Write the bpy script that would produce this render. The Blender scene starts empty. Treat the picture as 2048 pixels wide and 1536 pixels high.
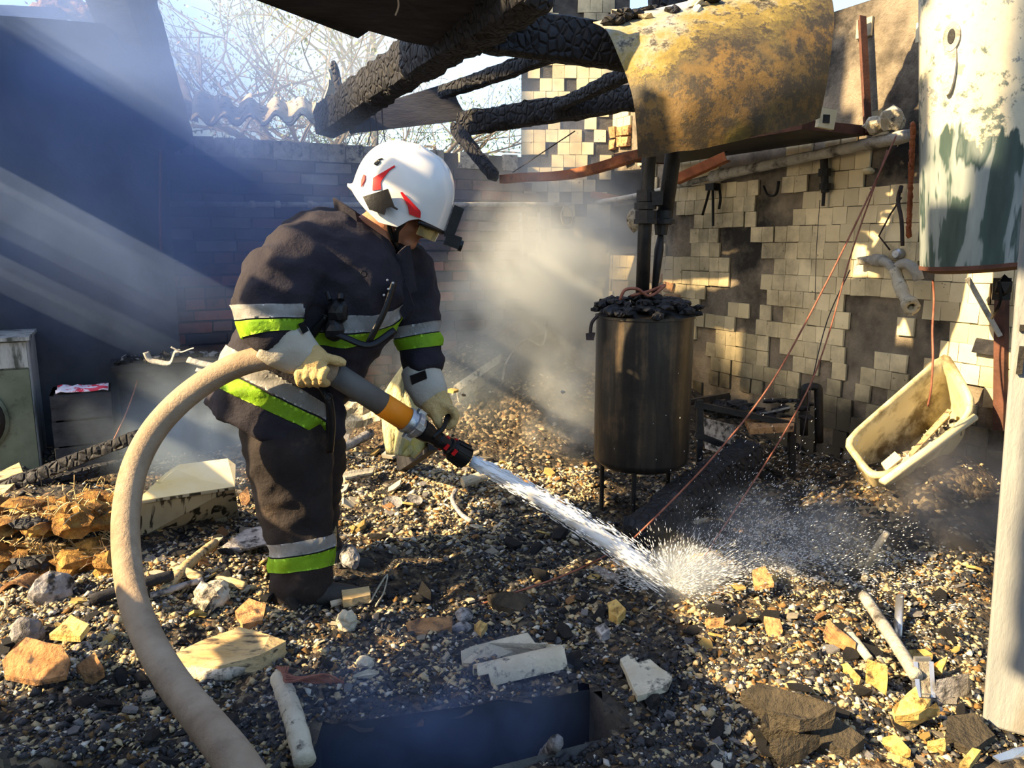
import bpy, bmesh, math, random
import numpy as np
from mathutils import Vector, Matrix, Quaternion, noise
from math import sin, cos, pi, radians as R
random.seed(7)
S = bpy.context.scene
COL = S.collection
V3 = Vector
# ---------------------------------------------------------------- camera, sky, sun, exposure
CAM = V3((0, 0, 1.31)); TILT = R(10.2); FP = 1538.0
FWD = V3((0, cos(TILT), -sin(TILT))); UPV = V3((0, sin(TILT), cos(TILT)))
cd = bpy.data.cameras.new('camera'); cam = bpy.data.objects.new('camera', cd); COL.objects.link(cam)
cam.location = CAM; cam.rotation_euler = (pi/2 - TILT, 0, 0)
cd.sensor_width = 36.0; cd.lens = FP/2048*36.0; cd.clip_start = 0.05; cd.clip_end = 400
S.camera = cam
SUN = V3((0.78, 0.36, -0.52)).normalized()          # direction the light travels
sl = bpy.data.lights.new('sun', 'SUN'); so = bpy.data.objects.new('sun', sl); COL.objects.link(so)
sl.energy = 15.0; sl.color = (1.0, 0.74, 0.40); sl.angle = R(0.6)
so.rotation_euler = (-SUN).to_track_quat('Z', 'Y').to_euler()
so.location = (-8, -2, 6)
w = bpy.data.worlds.new('world'); S.world = w; w.use_nodes = True
nt = w.node_tree; bg = nt.nodes['Background']
sky = nt.nodes.new('ShaderNodeTexSky'); sky.sky_type = 'NISHITA'; sky.sun_disc = False
sky.sun_elevation = R(34); sky.sun_rotation = math.atan2(-SUN.x, -SUN.y)
sky.air_density = 1.3; sky.dust_density = 2.5; sky.ozone_density = 2.5; sky.altitude = 150
nt.links.new(sky.outputs[0], bg.inputs[0]); bg.inputs[1].default_value = 0.38
vs = S.view_settings; vs.view_transform = 'Standard'; vs.look = 'None'; vs.gamma = 1.0; vs.use_curve_mapping = False
vs.exposure = 0.15
cy = S.cycles
cy.max_bounces = 5; cy.diffuse_bounces = 2; cy.glossy_bounces = 2; cy.transmission_bounces = 4; cy.transparent_max_bounces = 16
cy.volume_bounces = 1; cy.volume_step_rate = 2.0; cy.volume_max_steps = 160
cy.use_denoising = True; cy.caustics_reflective = False; cy.caustics_refractive = False

# ---------------------------------------------------------------- helpers
A = R(27)
U = V3((-sin(A), cos(A), 0)); V = V3((cos(A), sin(A), 0)); Z = V3((0, 0, 1))
QB, PR = 5.73, 3.75                                   # back wall at u = QB, right wall at v = PR
def ray(px, py): return V3((1, 0, 0))*((px-1024)/FP) + FWD + UPV*((768-py)/FP)
def at(px, py, Y): d = ray(px, py); return CAM + d*(Y/d.y)
def onz(px, py, z=0.0): d = ray(px, py); return CAM + d*((z-CAM.z)/d.z)
def onr(px, py, off=0.0): d = ray(px, py); return CAM + d*((PR-off)/V.dot(d))
def onb(px, py, off=0.0): d = ray(px, py); return CAM + d*((QB-off)/U.dot(d))
def rp(u, v, z): return U*u + V*v + Z*z
def pix(p):
    q = p - CAM; z = q.dot(FWD)
    if z < 0.01: return (-9e3, -9e3)
    return (1024 + q.x/z*FP, 768 - q.dot(UPV)/z*FP)
def inpoly(x, y, P):
    r = False; j = len(P)-1
    for i in range(len(P)):
        xi, yi = P[i][0], P[i][1]; xj, yj = P[j][0], P[j][1]
        if (yi > y) != (yj > y) and x < (xj-xi)*(y-yi)/(yj-yi)+xi: r = not r
        j = i
    return r
def s(r, g, b):
    f = lambda c: (c/255/12.92 if c/255 <= 0.04045 else ((c/255+0.055)/1.055)**2.4)
    return (f(r), f(g), f(b), 1)
def nz(p, sc=1.0, o=4): return noise.fractal(p*sc, 1.0, 2.0, o)

def tag(o, label=None, cat=None, group=None, kind=None):
    if label: o['label'] = label
    if cat: o['category'] = cat
    if group: o['group'] = group
    if kind: o['kind'] = kind
    return o
def thing(name, label, cat, loc, group=None):
    o = bpy.data.objects.new(name, None); COL.objects.link(o); o.location = loc
    o.empty_display_size = 0.1
    return tag(o, label, cat, group)

class MB:
    def __init__(self): self.v = []; self.f = []; self.m = []
    def add(self, vs, fs, mi=0):
        b = len(self.v); self.v += [V3(p) for p in vs]
        for f in fs: self.f.append([b+i for i in f]); self.m.append(mi)
        return self
    def box(self, c, size, ax=None, mi=0, jit=0.0):
        ax = ax or (V3((1,0,0)), V3((0,1,0)), Z); c = V3(c)
        vs = []
        for z in (-1, 1):
            for y in (-1, 1):
                for x in (-1, 1):
                    p = c + ax[0]*(x*size[0]/2) + ax[1]*(y*size[1]/2) + ax[2]*(z*size[2]/2)
                    if jit: p += V3((random.uniform(-jit, jit), random.uniform(-jit, jit), random.uniform(-jit, jit)))
                    vs.append(p)
        return self.add(vs, [(0,2,3,1),(4,5,7,6),(0,1,5,4),(2,6,7,3),(0,4,6,2),(1,3,7,5)], mi)
    def bar(self, p0, p1, w, h, up=Z, mi=0, jit=0.0):
        p0, p1 = V3(p0), V3(p1); x = (p1-p0); L = x.length; x.normalize()
        y = up.cross(x)
        if y.length < 1e-4: y = V3((0,1,0)).cross(x)
        y.normalize(); z = x.cross(y)
        return self.box((p0+p1)/2, (L, w, h), (x, y, z), mi, jit)
    def tube(self, pts, r, n=8, mi=0, cap=True, flat=1.0, close=False):
        pts = [V3(p) for p in pts]; N = len(pts)
        rs = r if isinstance(r, (list, tuple)) else [r]*N
        t = [(pts[min(i+1, N-1)]-pts[max(i-1, 0)]).normalized() for i in range(N)]
        a = t[0].orthogonal().normalized(); vs = []
        for i in range(N):
            a = (a - t[i]*a.dot(t[i])).normalized(); b = t[i].cross(a)
            for k in range(n):
                q = 2*pi*k/n
                vs.append(pts[i] + (a*cos(q) + b*sin(q)*flat)*rs[i])
        fs = [(i*n+k, i*n+(k+1) % n, (i+1)*n+(k+1) % n, (i+1)*n+k) for i in range(N-1) for k in range(n)]
        if cap: fs += [tuple(range(n))[::-1], tuple((N-1)*n+k for k in range(n))]
        return self.add(vs, fs, mi)
    def lathe(self, o, ax, prof, n=24, mi=0, ref=None, arc=2*pi):
        o = V3(o); ax = V3(ax).normalized(); a = (V3(ref) if ref else ax.orthogonal()); a = (a-ax*a.dot(ax)).normalized(); b = ax.cross(a)
        vs = []
        for (r, h) in prof:
            for k in range(n):
                q = arc*k/n
                vs.append(o + ax*h + (a*cos(q)+b*sin(q))*r)
        M = len(prof)
        fs = [(i*n+k, i*n+(k+1) % n, (i+1)*n+(k+1) % n, (i+1)*n+k) for i in range(M-1) for k in range(n)]
        return self.add(vs, fs, mi)
    def prism(self, poly, th, mi=0):
        poly = [V3(p) for p in poly]; th = V3(th); n = len(poly)
        vs = poly + [p+th for p in poly]
        fs = [tuple(range(n))[::-1], tuple(range(n, 2*n))] + [(i, (i+1) % n, n+(i+1) % n, n+i) for i in range(n)]
        return self.add(vs, fs, mi)
    def blob(self, c, size, seed=0, rough=0.25, sub=2, mi=0, rot=None, fr=1.3):
        bm = bmesh.new(); bmesh.ops.create_icosphere(bm, subdivisions=sub, radius=1.0)
        c = V3(c); vs = []
        for p in bm.verts:
            d = p.co.copy()
            k = 1 + rough*noise.noise(d*fr + V3((seed*3.7, seed*1.3, 5))) + rough*0.5*noise.noise(d*fr*2.4 + V3((seed, 9, seed*2.1)))
            d = V3((d.x*size[0], d.y*size[1], d.z*size[2]))*k
            if rot: d = rot @ d
            vs.append(c+d)
        fs = [tuple(q.index for q in f.verts) for f in bm.faces]; bm.free()
        return self.add(vs, fs, mi)
    def sheet(self, fn, nu, nv, th=0.004, mi=0, mask=None):
        # fn(a, b) -> point for a, b in 0..1; solid sheet of thickness th
        P = [[V3(fn(i/nu, j/nv)) for j in range(nv+1)] for i in range(nu+1)]
        def nrm(i, j):
            d1 = P[min(i+1, nu)][j]-P[max(i-1, 0)][j]; d2 = P[i][min(j+1, nv)]-P[i][max(j-1, 0)]
            return d1.cross(d2).normalized()
        vs = [P[i][j] for i in range(nu+1) for j in range(nv+1)]
        K = len(vs); vs = vs + [P[i][j]-nrm(i, j)*th for i in range(nu+1) for j in range(nv+1)]
        id_ = lambda i, j: i*(nv+1)+j
        keep = {(i, j) for i in range(nu) for j in range(nv) if mask is None or mask((i+.5)/nu, (j+.5)/nv)}
        fs = []
        for (i, j) in keep:
            a, b, c, d = id_(i, j), id_(i+1, j), id_(i+1, j+1), id_(i, j+1)
            fs += [(a, b, c, d), (K+d, K+c, K+b, K+a)]
            for (di, dj, e, f) in ((0,-1,a,b), (1,0,b,c), (0,1,c,d), (-1,0,d,a)):
                if (i+di, j+dj) not in keep: fs.append((e, K+e, K+f, f))
        used = sorted({q for f in fs for q in f}); mp = {q: k for k, q in enumerate(used)}
        return self.add([vs[q] for q in used], [tuple(mp[q] for q in f) for f in fs], mi)
    def mesh(self, name, mats, off=V3((0,0,0)), smooth=False):
        me = bpy.data.meshes.new(name)
        me.from_pydata([tuple(p-off) for p in self.v], [], self.f)
        for m in (mats if isinstance(mats, (list, tuple)) else [mats]): me.materials.append(m)
        me.polygons.foreach_set('material_index', self.m)
        if smooth: me.polygons.foreach_set('use_smooth', [True]*len(self.f))
        me.update()
        return me
    def build(self, name, mats, parent=None, smooth=False, org=None):
        if parent is not None:
            off = V3(parent['org']) if 'org' in parent else root_loc(parent)
        elif org is not None: off = V3(org)
        else:
            n = len(self.v); cx = sum((p for p in self.v), V3())/n; off = V3((cx.x, cx.y, min(p.z for p in self.v)))
        me = self.mesh(name, mats, off, smooth)
        o = bpy.data.objects.new(name, me); COL.objects.link(o)
        if parent is not None: o.parent = parent
        else: o.location = off
        return o
def root_loc(o):
    l = V3(o.location)
    while o.parent: o = o.parent; l += V3(o.location)
    return l
def autosmooth(o, ang=40):
    me = o.data; me.polygons.foreach_set('use_smooth', [True]*len(me.polygons))
    try: me.set_sharp_from_angle(angle=R(ang))
    except Exception: pass
    return o
def curve(pts, n=8):
    pts = [V3(p) for p in pts]; out = []
    P = [pts[0]*2-pts[1]] + pts + [pts[-1]*2-pts[-2]]
    for i in range(1, len(P)-2):
        for k in range(n):
            t = k/n; a, b, c, d = P[i-1], P[i], P[i+1], P[i+2]
            out.append(0.5*((2*b)+(c-a)*t+(2*a-5*b+4*c-d)*t*t+(3*b-a-3*c+d)*t**3))
    out.append(pts[-1]); return out

# ---------------------------------------------------------------- materials
def ramp(nt, stops, fac, interp='LINEAR'):
    r = nt.nodes.new('ShaderNodeValToRGB'); e = r.color_ramp; e.interpolation = interp
    while len(e.elements) > 1: e.elements.remove(e.elements[-1])
    e.elements[0].position = stops[0][0]; e.elements[0].color = stops[0][1]
    for p, c in stops[1:]: x = e.elements.new(p); x.color = c
    nt.links.new(fac, r.inputs[0]); return r.outputs[0]
def noisen(nt, vec, sc, det=5, ro=0.6, dist=0.0):
    n = nt.nodes.new('ShaderNodeTexNoise'); n.inputs['Scale'].default_value = sc; n.inputs['Detail'].default_value = det
    n.inputs['Roughness'].default_value = ro; n.inputs['Distortion'].default_value = dist
    if vec is not None: nt.links.new(vec, n.inputs['Vector'])
    return n.outputs['Fac']
def mth(nt, op, a, b=None, clamp=False):
    m = nt.nodes.new('ShaderNodeMath'); m.operation = op; m.use_clamp = clamp
    for i, x in enumerate((a, b)):
        if x is None: continue
        if isinstance(x, (int, float)): m.inputs[i].default_value = x
        else: nt.links.new(x, m.inputs[i])
    return m.outputs[0]
def mixc(nt, fac, a, b, mode='MIX'):
    m = nt.nodes.new('ShaderNodeMix'); m.data_type = 'RGBA'; m.blend_type = mode
    for i, x in ((0, fac), (6, a), (7, b)):
        if isinstance(x, (int, float)): m.inputs[i].default_value = x
        elif isinstance(x, tuple): m.inputs[i].default_value = x
        else: nt.links.new(x, m.inputs[i])
    return m.outputs[2]
def newmat(name):
    m = bpy.data.materials.new(name); m.use_nodes = True; nt = m.node_tree
    b = nt.nodes['Principled BSDF']; return m, nt, b
def mat(name, cols, scale=6, rough=0.8, metal=0.0, bump=0.3, bscale=None, vor=0, rnd=0.0, world=False, stretch=(1,1,1),
        soot=None, spec=0.3, det=6, bdist=0.02, shell=0.0):
    """cols: ramp stops over a noise; soot: (colour, lo, hi, scale) laid over it; vor: alligator-char cells per metre in the bump"""
    m, nt, b = newmat(name)
    if world: co = nt.nodes.new('ShaderNodeNewGeometry').outputs['Position']
    else: co = nt.nodes.new('ShaderNodeTexCoord').outputs['Object']
    mp = nt.nodes.new('ShaderNodeMapping'); mp.inputs['Scale'].default_value = stretch; nt.links.new(co, mp.inputs[0]); co2 = mp.outputs[0]
    if rnd:
        oi = nt.nodes.new('ShaderNodeObjectInfo')
        va = nt.nodes.new('ShaderNodeVectorMath'); va.operation = 'ADD'; nt.links.new(co2, va.inputs[0])
        nt.links.new(mth(nt, 'MULTIPLY', oi.outputs['Random'], 37.0), va.inputs[1]); co2 = va.outputs[0]
    fac = noisen(nt, co2, scale, det)
    c = ramp(nt, cols, fac)
    if rnd:
        v = mth(nt, 'ADD', mth(nt, 'MULTIPLY', oi.outputs['Random'], 2*rnd), 1-rnd)
        h = nt.nodes.new('ShaderNodeHueSaturation'); nt.links.new(c, h.inputs['Color']); nt.links.new(v, h.inputs['Value']); c = h.outputs[0]
    if soot:
        f2 = noisen(nt, co2, soot[3], 6, 0.65)
        mr = nt.nodes.new('ShaderNodeMapRange'); mr.inputs[1].default_value = soot[1]; mr.inputs[2].default_value = soot[2]; nt.links.new(f2, mr.inputs[0])
        c = mixc(nt, mr.outputs[0], c, soot[0])
    nt.links.new(c, b.inputs['Base Color'])
    b.inputs['Roughness'].default_value = rough; b.inputs['Metallic'].default_value = metal
    b.inputs['Specular IOR Level'].default_value = spec
    if bump:
        bn = nt.nodes.new('ShaderNodeBump'); bn.inputs['Strength'].default_value = bump; bn.inputs['Distance'].default_value = bdist
        hgt = noisen(nt, co2, bscale or scale*3, 5, 0.65)
        if vor:
            vt = nt.nodes.new('ShaderNodeTexVoronoi'); vt.feature = 'DISTANCE_TO_EDGE'; vt.inputs['Scale'].default_value = vor
            nt.links.new(co2, vt.inputs['Vector'])
            hgt = mth(nt, 'ADD', mth(nt, 'MULTIPLY', hgt, 0.35), mth(nt, 'MINIMUM', mth(nt, 'MULTIPLY', vt.outputs[0], 3.0), 0.6))
        nt.links.new(hgt, bn.inputs['Height']); nt.links.new(bn.outputs[0], b.inputs['Normal'])
    return m
K = (.012, .012, .014, 1)
M = {}
M['char'] = mat('charred_wood', [(.3, (.006,.006,.008,1)), (.55, (.015,.015,.019,1)), (.75, (.038,.038,.045,1))], 9, .72, bump=1.0, vor=26, bdist=.03, spec=.45, stretch=(1,1,.7))
M['char_board'] = mat('charred_board', [(.3, (.012,.012,.016,1)), (.6, (.03,.03,.035,1)), (.8, (.07,.06,.055,1))], 5, .8, bump=.5, stretch=(1,4,4))
M['soot_steel'] = mat('sooty_steel', [(.3, (.012,.012,.013,1)), (.6, (.035,.032,.03,1)), (.8, (.10,.08,.06,1))], 5, .5, .3, bump=.25, bscale=40)
M['rust'] = mat('rusted_iron', [(.3, (.16,.05,.025,1)), (.55, (.33,.11,.045,1)), (.75, (.45,.20,.08,1))], 8, .8, .1, bump=.4, bscale=60, soot=((.03,.02,.02,1), .5, .7, 3))
M['rust_dark'] = mat('dark_rusted_iron', [(.3, (.06,.03,.022,1)), (.6, (.14,.06,.04,1))], 8, .8, .1, bump=.3, bscale=60)
M['wire'] = mat('rusty_wire', [(.3, (.16,.05,.03,1)), (.7, (.36,.15,.10,1))], 20, .7, .2, bump=0)
M['blackwire'] = mat('burnt_wire', [(.3, (.02,.017,.017,1)), (.7, (.07,.05,.05,1))], 20, .7, .2, bump=0)
M['cream'] = mat('cream_enamel', [(.3, (.62,.52,.30,1)), (.7, (.78,.70,.48,1))], 3, .45, bump=.1, soot=((.10,.08,.05,1), .56, .75, 5))
M['plaster'] = mat('pale_plaster', [(.3, (.30,.26,.20,1)), (.6, (.56,.50,.40,1))], 22, .95, bump=.7, bscale=60, soot=((.05,.045,.04,1), .50, .64, 24), rnd=.3)
M['ochre'] = mat('ochre_ceramic', [(.3, (.42,.25,.06,1)), (.6, (.70,.50,.18,1))], 22, .85, bump=.6, bscale=70, rnd=.3, soot=((.07,.045,.02,1), .50, .66, 26))
M['orange'] = mat('orange_clay', [(.3, (.30,.14,.055,1)), (.6, (.55,.30,.13,1))], 22, .9, bump=.7, bscale=60, rnd=.25, soot=((.07,.05,.04,1), .50, .66, 24))
M['greystone'] = mat('grey_stone', [(.3, (.17,.16,.17,1)), (.6, (.40,.38,.37,1))], 20, .9, bump=.7, bscale=60, rnd=.3, soot=((.03,.03,.03,1), .48, .62, 22))
M['wood'] = mat('raw_wood', [(.3, (.42,.28,.12,1)), (.6, (.66,.50,.27,1))], 4, .85, bump=.5, stretch=(1,5,5), soot=((.06,.045,.035,1), .50, .64, 8))
# ---------------------------------------------------------------- ground
PIT = [onz(640, 1462), onz(1180, 1388), onz(1275, 1470), onz(985, 1545), onz(560, 1640)]
HEAPS = [  # px on ground, (x radius, y radius), height
    (at(1050, 700, 5.9), (1.0, .65), .58), (at(1010, 760, 5.2), (.8, .55), .30), (at(1230, 760, 5.3), (.8, .7), .30), (at(900, 900, 4.3), (1.1, .6), .07), (at(700, 760, 5.2), (1.2, .5), .12),
    (at(40, 950, 4.35), (.45, .35), .12), (at(60, 1060, 3.1), (.7, .38), .20), (at(180, 1010, 3.35), (.5, .25), .10), (at(40, 1300, 2.35), (.5, .35), .08), (at(1450, 1080, 3.3), (.6, .4), .05),
    (at(1560, 1280, 2.7), (.55, .35), .07), (at(1950, 1050, 3.4), (.6, .5), .12), (at(1830, 990, 3.5), (.42, .32), .20), (at(1620, 1440, 2.1), (.35, .2), .05), (at(420, 1190, 2.8), (.5, .35), .05),
    (at(1700, 900, 4.0), (.8, .5), .10)]
def ground(x, y):
    h = 0.0
    for c, r, k in HEAPS:
        q = ((x-c.x)/r[0])**2 + ((y-c.y)/r[1])**2
        if q < 6: h += k*math.exp(-q)
    p = V3((x, y, 0))
    h += 0.034*nz(p, 2.6, 3) + 0.030*nz(p + V3((3, 7, 1)), 8, 3)
    return h
def inpit(x, y, grow=1.0):
    c = sum(PIT, V3())/len(PIT)
    return inpoly(c.x+(x-c.x)/grow, c.y+(y-c.y)/grow, PIT)
def gpt(px, py):
    p = onz(px, py, 0.0)
    for _ in range(6): p = onz(px, py, ground(p.x, p.y))
    return p
def make_floor():
    x0, x1, y0, y1, st = -4.6, 4.8, 1.0, 8.2, 0.034
    nx, ny = int((x1-x0)/st), int((y1-y0)/st)
    vs = []; keep = []
    for i in range(nx+1):
        for j in range(ny+1):
            x, y = x0+i*st, y0+j*st
            z = ground(x, y) + 0.010*noise.noise(V3((x*31, y*31, 2))) + .006*noise.noise(V3((x*60, y*60, 4)))
            vs.append((x, y, z))
    fs = []
    for i in range(nx):
        for j in range(ny):
            if inpit(x0+(i+.5)*st, y0+(j+.5)*st, .985): continue
            a = i*(ny+1)+j; fs.append((a, a+ny+1, a+ny+2, a+1))
    me = bpy.data.meshes.new('floor'); me.from_pydata(vs, [], fs); me.update()
    me.polygons.foreach_set('use_smooth', [True]*len(fs))
    m, nt, b = newmat('charred_ground')
    pos = nt.nodes.new('ShaderNodeNewGeometry').outputs['Position']
    big = noisen(nt, pos, 1.1, 4, .6); mid = noisen(nt, pos, 7, 6, .65)
    base = ramp(nt, [(.25, (.010,.010,.012,1)), (.5, (.04,.036,.032,1)), (.66, (.11,.085,.06,1)), (.85, (.22,.17,.11,1))], mid)
    vt = nt.nodes.new('ShaderNodeTexVoronoi'); vt.inputs['Scale'].default_value = 52; nt.links.new(pos, vt.inputs['Vector'])
    sep = nt.nodes.new('ShaderNodeSeparateColor'); nt.links.new(vt.outputs['Color'], sep.inputs[0])
    chip = ramp(nt, [(.0, (.008,.008,.01,1)), (.45, (.02,.019,.018,1)), (.62, (.09,.075,.055,1)), (.78, (.22,.17,.10,1)), (.9, (.42,.34,.21,1)), (1, (.30,.17,.08,1))], sep.outputs[0])
    base = mixc(nt, ramp(nt, [(.46, (0,0,0,1)), (.62, (.75,.75,.75,1))], noisen(nt, pos, 1.7, 5, .65)), base, ramp(nt, [(.3, (.05,.028,.012,1)), (.6, (.20,.115,.045,1)), (.8, (.38,.26,.11,1))], noisen(nt, pos, 26, 5, .7)))
    f = ramp(nt, [(.40, (0,0,0,1)), (.58, (1,1,1,1))], mth(nt, 'ADD', mth(nt, 'MULTIPLY', big, .6), mth(nt, 'MULTIPLY', noisen(nt, pos, 3.3, 4), .42)))
    c = mixc(nt, mth(nt, 'MULTIPLY', f, .85), base, chip)
    nt.links.new(c, b.inputs['Base Color']); b.inputs['Roughness'].default_value = .85; b.inputs['Specular IOR Level'].default_value = .35
    bn = nt.nodes.new('ShaderNodeBump'); bn.inputs['Strength'].default_value = .9; bn.inputs['Distance'].default_value = .03
    h = mth(nt, 'ADD', mth(nt, 'MULTIPLY', vt.outputs['Distance'], -.5), mth(nt, 'MULTIPLY', noisen(nt, pos, 40, 5, .7), .9))
    nt.links.new(h, bn.inputs['Height']); nt.links.new(bn.outputs[0], b.inputs['Normal'])
    me.materials.append(m)
    o = bpy.data.objects.new('floor', me); COL.objects.link(o); tag(o, 'black charred floor covered in ash and rubble', kind='structure'); return o
floor = make_floor()
# pit: concrete lined hole in the floor
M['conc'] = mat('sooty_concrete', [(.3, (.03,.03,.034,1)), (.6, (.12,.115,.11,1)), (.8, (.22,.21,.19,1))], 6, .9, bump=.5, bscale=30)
M['pitdark'] = mat('dark_pit_lining', [(.3, (.01,.01,.012,1)), (.7, (.035,.035,.04,1))], 4, .9, bump=.4)  # near-black lining for the pit bottom and its remaining sides
b = MB(); n = len(PIT); c0 = sum(PIT, V3())/n
for i in range(n):
    p, q = PIT[i], PIT[(i+1) % n]
    o_ = lambda r: c0 + (r-c0)*1.09
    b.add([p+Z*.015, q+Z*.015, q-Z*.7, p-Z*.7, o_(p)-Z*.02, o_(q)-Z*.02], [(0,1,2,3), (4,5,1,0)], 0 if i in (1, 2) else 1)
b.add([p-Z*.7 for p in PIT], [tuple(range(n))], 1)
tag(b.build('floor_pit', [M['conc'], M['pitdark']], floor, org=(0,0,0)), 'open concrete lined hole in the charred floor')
# ---------------------------------------------------------------- walls
M['mortar'] = mat('dark_mortar', [(.3, (.025,.025,.028,1)), (.7, (.09,.085,.08,1))], 7, .95, bump=.6, bscale=40, world=True)
M['backing'] = mat('bare_mortar', [(.3, (.10,.085,.065,1)), (.55, (.24,.20,.15,1)), (.75, (.34,.29,.22,1))], 5, .95, bump=.6, bscale=40, world=True, soot=((.03,.027,.025,1), .48, .62, 1.6))
def brickmat(nm, a, b_):
    return mat(nm, [(.3, a), (.65, b_)], 14, .92, bump=.5, bscale=60, rnd=.35, soot=((.03,.03,.035,1), .5, .72, 7))
BR = [brickmat('red_brick', (.24,.075,.05,1), (.36,.13,.085,1)), brickmat('brown_brick', (.13,.07,.06,1), (.22,.12,.10,1)),
      brickmat('sooty_brick', (.05,.04,.045,1), (.12,.09,.09,1)), brickmat('grey_brick', (.16,.14,.14,1), (.30,.27,.25,1))]
def wslab(name, a, b_, z0, z1, thick, axis, m, mi=None):
    pass
BT = 2.02                                             # top of the brick part of the back wall
bw = MB()
VB = V.dot(onb(1046, 400))                            # where the brick gives way to tiles
bw.box(rp(QB+.14, VB-3.1, .95), (6.2, .24, 2*BT-1.9), (V, U, Z))
YS = 6.60; xs0 = at(1043, 300, YS).x; xs1 = (PR-V.y*YS)/V.x+.1
bw.box(((xs0+xs1)/2, YS+.13, 1.4), (xs1-xs0, .24, 3.9))
wb = tag(bw.build('wall_back', M['mortar'], org=(0,0,0)), 'dark brick back wall seen through smoke', kind='structure')
bm_ = []
for k in range(8):
    q = MB(); q.box((0,0,0), (.255, .05, .066), None, 0, .005); bm_.append([q.mesh('brick', m) for m in BR])
hd = [MB().box((0,0,0), (.12, .05, .125), None, 0, .004).mesh('brick', M['plaster'])]
half = []
for k in range(3):
    q = MB(); q.box((0,0,0), (.12, .05, .066), None, 0, .005); half.append([q.mesh('brick', m) for m in BR])
pl = []                                               # (screen size key, mesh, location)
def brick_row(z, v0, v1, off, pick):
    v = v0 + off
    while v < v1:
        L = .267; hf = random.random() < .18
        if hf: L = .132
        me = random.choice(half if hf else bm_); w_ = pick(v, z)
        pl.append((me[w_], rp(QB+random.uniform(-.008, .008), v+L/2, z), random.uniform(-.012, .012)))
        v += L
def pickb(v, z):
    k = nz(V3((v*1.3, z*2.2, 3)), 1, 2) + random.uniform(-.35, .35)
    lo = (1.3-z)*.18
    return 0 if k+lo > .32 else (1 if k+lo > .02 else (3 if k < -.3 and z > 1.2 else 2))
row = 0; z = .28
while z < BT-.16:
    brick_row(z, -1.5, VB-.1, random.uniform(-.13, .13), pickb); z += .079; row += 1
topz = z
pl_top = []
v = -1.2
while v < VB-.1:
    if random.random() < .9: pl_top.append((hd[0], rp(QB+random.uniform(-.01, .01), v, topz+.028), random.uniform(-.02, .02)))
    v += .128
vis = []
rest = MB()
cand = []
for me, p, r in pl + pl_top:
    x, y = pix(p)
    sc = (330 < x < 1060 and 250 < y < 640)
    cand.append((0 if sc else 1, random.random(), me, p, r))
cand.sort(key=lambda t: t[:2])
mats_all = BR + [M['plaster']]
RZ = math.atan2(V.y, V.x)
for i, (k, _, me, p, r) in enumerate(cand):
    if i < 298:
        o = bpy.data.objects.new('brick', me); COL.objects.link(o); o.parent = wb; o.location = p; o.rotation_euler = (0, r, RZ)
    else:
        mt = mats_all.index(me.materials[0]); X_ = V
        L = me.vertices[1].co.x-me.vertices[0].co.x; H = me.vertices[4].co.z-me.vertices[0].co.z
        rest.box(p, (abs(L), .05, abs(H)), (V, U, Z), mt, .004)
tag(rest.build('brickwork', mats_all, wb, org=(0,0,0)), kind='stuff')

# right wall: bare mortar with square cream tiles
RT = 2.62
rw = MB(); rw.box(rp(2.6, PR+.15, RT/2-.1), (6.4, .28, RT+.2), (U, V, Z))
wr = tag(rw.build('wall_right', M['backing'], org=(0,0,0)), 'sunlit wall with cream tiles partly fallen off bare mortar', kind='structure')
m, nt, bs = newmat('cream_tile')
pos = nt.nodes.new('ShaderNodeNewGeometry').outputs['Position']; oi = nt.nodes.new('ShaderNodeObjectInfo')
c = ramp(nt, [(.3, (.64,.52,.30,1)), (.7, (.82,.70,.45,1))], noisen(nt, pos, 4, 5))
h = nt.nodes.new('ShaderNodeHueSaturation'); nt.links.new(c, h.inputs['Color'])
nt.links.new(mth(nt, 'ADD', mth(nt, 'MULTIPLY', oi.outputs['Random'], .35), .78), h.inputs['Value']); c = h.outputs[0]
mr = nt.nodes.new('ShaderNodeMapRange'); mr.inputs[1].default_value = .47; mr.inputs[2].default_value = .68; nt.links.new(noisen(nt, pos, 1.7, 7, .68), mr.inputs[0])
c = mixc(nt, mth(nt, 'MULTIPLY', mr.outputs[0], .72), c, (.055,.045,.034,1))
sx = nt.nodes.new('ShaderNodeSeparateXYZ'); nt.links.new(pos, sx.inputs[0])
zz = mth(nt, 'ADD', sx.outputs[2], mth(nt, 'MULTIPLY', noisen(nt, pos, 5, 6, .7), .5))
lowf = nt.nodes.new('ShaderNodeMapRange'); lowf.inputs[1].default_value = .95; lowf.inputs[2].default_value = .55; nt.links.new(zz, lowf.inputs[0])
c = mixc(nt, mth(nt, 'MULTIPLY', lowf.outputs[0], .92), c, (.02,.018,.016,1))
spk = ramp(nt, [(.70, (0,0,0,1)), (.74, (1,1,1,1))], noisen(nt, pos, 38, 3, .5))
c = mixc(nt, mth(nt, 'MULTIPLY', spk, .8), c, (.03,.025,.02,1))
nt.links.new(c, bs.inputs['Base Color']); bs.inputs['Roughness'].default_value = .5
M['tile'] = m
tl = []
for k in range(6):
    q = MB(); q.box((0,0,0), (.0965, .014, .0965), None, 0, .0018); tl.append(q.mesh('tile', M['tile']))
MISS = [(1440,285,1570,372), (1505,382,1600,445), (1436,450,1512,500), (1466,495,1520,608), (1225,555,1330,640), (1735,300,1840,360), (1765,-40,1850,300),
        (1565,-60,1665,260), (1640,60,1700,190), (1695,595,1850,655), (1190,255,1290,345), (1200,340,1290,505), (1330,420,1385,520), (1380,640,1420,760), (1420,560,1460,620),
        (1660,80,1742,265), (1690,660,1880,720)]
cand = []
z = -.02; row = 0
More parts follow.
